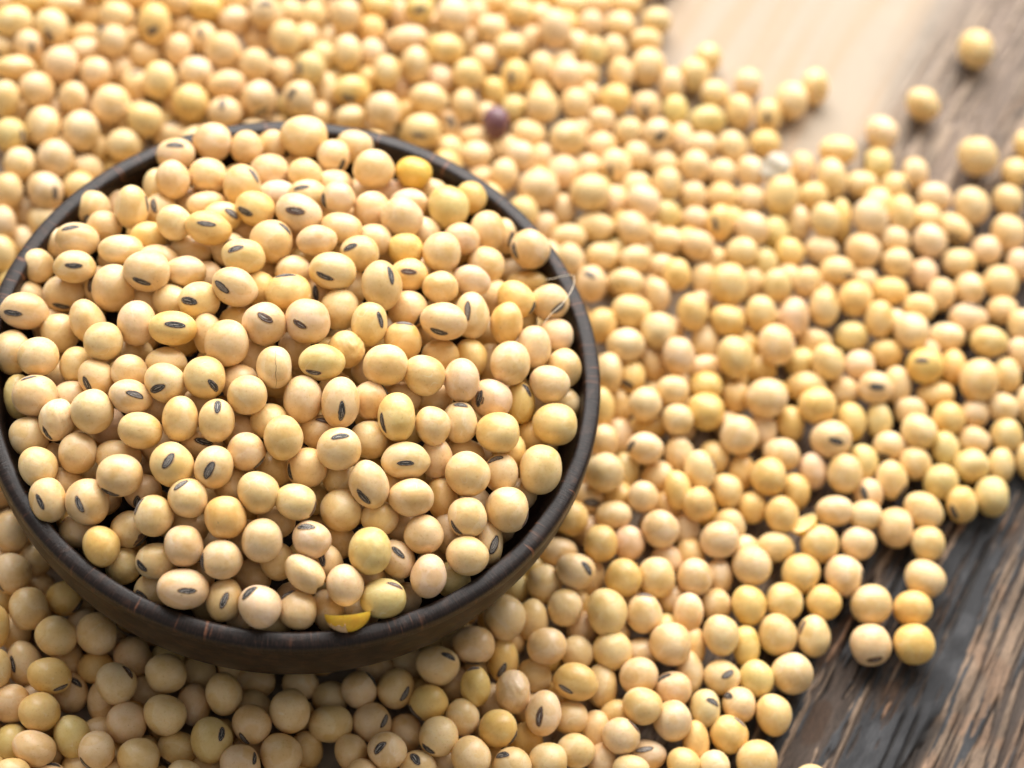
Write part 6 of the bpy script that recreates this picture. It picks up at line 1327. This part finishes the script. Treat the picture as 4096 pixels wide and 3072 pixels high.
def half_bean(name, loc, x_axis, cut_normal, a, b, c, label, husk):
    """Half a split bean: domed flesh below, slightly hollow cut face above."""
    root = bpy.data.objects.new(name, None); col.objects.link(root)
    root.matrix_world = Matrix.Translation(Vector(loc) * MM) @ frame(x_axis, cut_normal).to_4x4()
    tag(root, label, 'bean fragment')
    seg, rings = 40, 12
    V, F = [], []
    for i in range(rings + 1):
        th = (math.pi / 2) * i / rings
        for k in range(seg):
            q = 2 * math.pi * k / seg
            s = math.cos(th); ca, sa = math.cos(q), math.sin(q)
            V.append((a * s * ca * (1 + .04 * math.sin(3 * q)), b * s * sa, -c * math.sin(th) + .10 * a * (s * ca) ** 2))
    for i in range(rings):
        for k in range(seg):
            F.append((i * seg + k, i * seg + (k + 1) % seg, (i + 1) * seg + (k + 1) % seg, (i + 1) * seg + k)[::-1])
    V = [tuple(x * MM for x in v) for v in V]
    link('flesh', mesh_np('flesh', V, F, [COTYLEDON]), root)
    V, F = [], []
    for i in range(7):
        s = 1.0 - i / 6.5 if i < 6 else 0.02
        for k in range(seg):
            q = 2 * math.pi * k / seg
            x, y = a * s * math.cos(q) * (1 + .04 * math.sin(3 * q)), b * s * math.sin(q)
            V.append((x * MM, y * MM, (.10 * a * (s * math.cos(q)) ** 2 - .28 * c * (1 - s * s) * (0 if i == 0 else 1) + .02) * MM))
    for i in range(6):
        for k in range(seg): F.append((i * seg + k, i * seg + (k + 1) % seg, (i + 1) * seg + (k + 1) % seg, (i + 1) * seg + k))
    link('cut_face', mesh_np('cut_face', V, F, [COTYLEDON_CUT]), root)
    if husk:
        V, F = [], []
        nu, nv = 14, 8
        for i in range(nu + 1):
            for j in range(nv + 1):
                q = math.radians(178 + 88 * i / nu); hi = .42 + .07 * math.sin(i * 1.7) + .05 * math.sin(i * 3.9)
                th = math.radians(90 * (hi + (0.98 - hi) * j / nv)); s = math.cos(th)
                k = 1.035
                V.append((a * k * s * math.cos(q) * MM, b * k * s * math.sin(q) * MM, (-c * k * math.sin(th) + .10 * a * (s * math.cos(q)) ** 2) * MM))
        for i in range(nu):
            for j in range(nv): a0 = i * (nv + 1) + j; F.append((a0, a0 + 1, a0 + nv + 2, a0 + nv + 1))
        o = link('husk', mesh_np('husk', V, F, [HUSK]), root)
        md = o.modifiers.new('thickness', 'SOLIDIFY'); md.thickness = 0.00008
    return root

half_bean('split_bean', P_SMALL['cot'], CR * 1.0 + CU * 0.07, CU * 0.97 - CB * 0.10, 3.95, 3.0, 2.9,
          'broken half of a bright yellow bean against the front inside of the bowl rim', True)
half_bean('bean_fragment', P_SMALL['frag'], CR * 0.8 + CU * 0.45, CU * 0.8 + CB * 0.45 - CR * .3, 2.9, 2.3, 2.2,
          'small bright yellow bean fragment wedged between spilled beans at right', False)

def husk_flake(loc):
    V, F = [], []
    nu, nv = 16, 12
    base = Vector(loc) * MM
    M = frame(CR * .8 + CU * .4, Vector((.15, -.1, 1)))
    for i in range(nu + 1):
        for j in range(nv + 1):
            u, v = i / nu * 2 - 1, j / nv * 2 - 1
            wq = 1 - .25 * v * v - .12 * math.sin(5 * v + u)
            x, y = 3.3 * u * wq, 2.8 * v * (1 - .18 * u * u + .1 * math.sin(4 * u))
            z = -.9 * (u * u * .9 + v * v * .6) + .22 * math.sin(4 * u + 2 * v)
            V.append(tuple(base + M @ Vector((x, y, z)) * MM))
    for i in range(nu):
        for j in range(nv): a0 = i * (nv + 1) + j; F.append((a0, a0 + nv + 1, a0 + nv + 2, a0 + 1))
    o = link('husk_flake', mesh_np('husk_flake', V, F, [FLAKE]))
    md = o.modifiers.new('thickness', 'SOLIDIFY'); md.thickness = 0.0001
    tag(o, 'white papery husk flake lying on the beans at the upper right', 'husk')
husk_flake(P_SMALL['flake'])

def fibre(points):
    pts = [Vector(p) * MM for p in points]
    path = []
    for i in range(len(pts) - 1):                      # Catmull-Rom through the points
        p0, p1, p2, p3 = pts[max(i - 1, 0)], pts[i], pts[i + 1], pts[min(i + 2, len(pts) - 1)]
        for k in range(8):
            t = k / 8
            path.append(0.5 * ((2 * p1) + (p2 - p0) * t + (2 * p0 - 5 * p1 + 4 * p2 - p3) * t * t + (3 * p1 - p0 - 3 * p2 + p3) * t ** 3))
    path.append(pts[-1])
    V, F = [], []
    for i, p in enumerate(path):
        tg = (path[min(i + 1, len(path) - 1)] - path[max(i - 1, 0)]).normalized()
        a = tg.cross(Vector((0.3, 0.2, 1))).normalized(); b = tg.cross(a)
        rr = 0.00009 * (1 - .5 * i / len(path))
        for k in range(6):
            q = k * math.pi / 3
            V.append(tuple(p + a * rr * math.cos(q) + b * rr * math.sin(q)))
    for i in range(len(path) - 1):
        for k in range(6): F.append((i * 6 + k, i * 6 + (k + 1) % 6, (i + 1) * 6 + (k + 1) % 6, (i + 1) * 6 + k))
    o = link('plant_fibre', mesh_np('plant_fibre', V, F, [FIBRE]))
    tag(o, 'fine pale plant fibre looped over the right side of the bowl rim', 'fibre')
fibre(P_SMALL['fiber'])
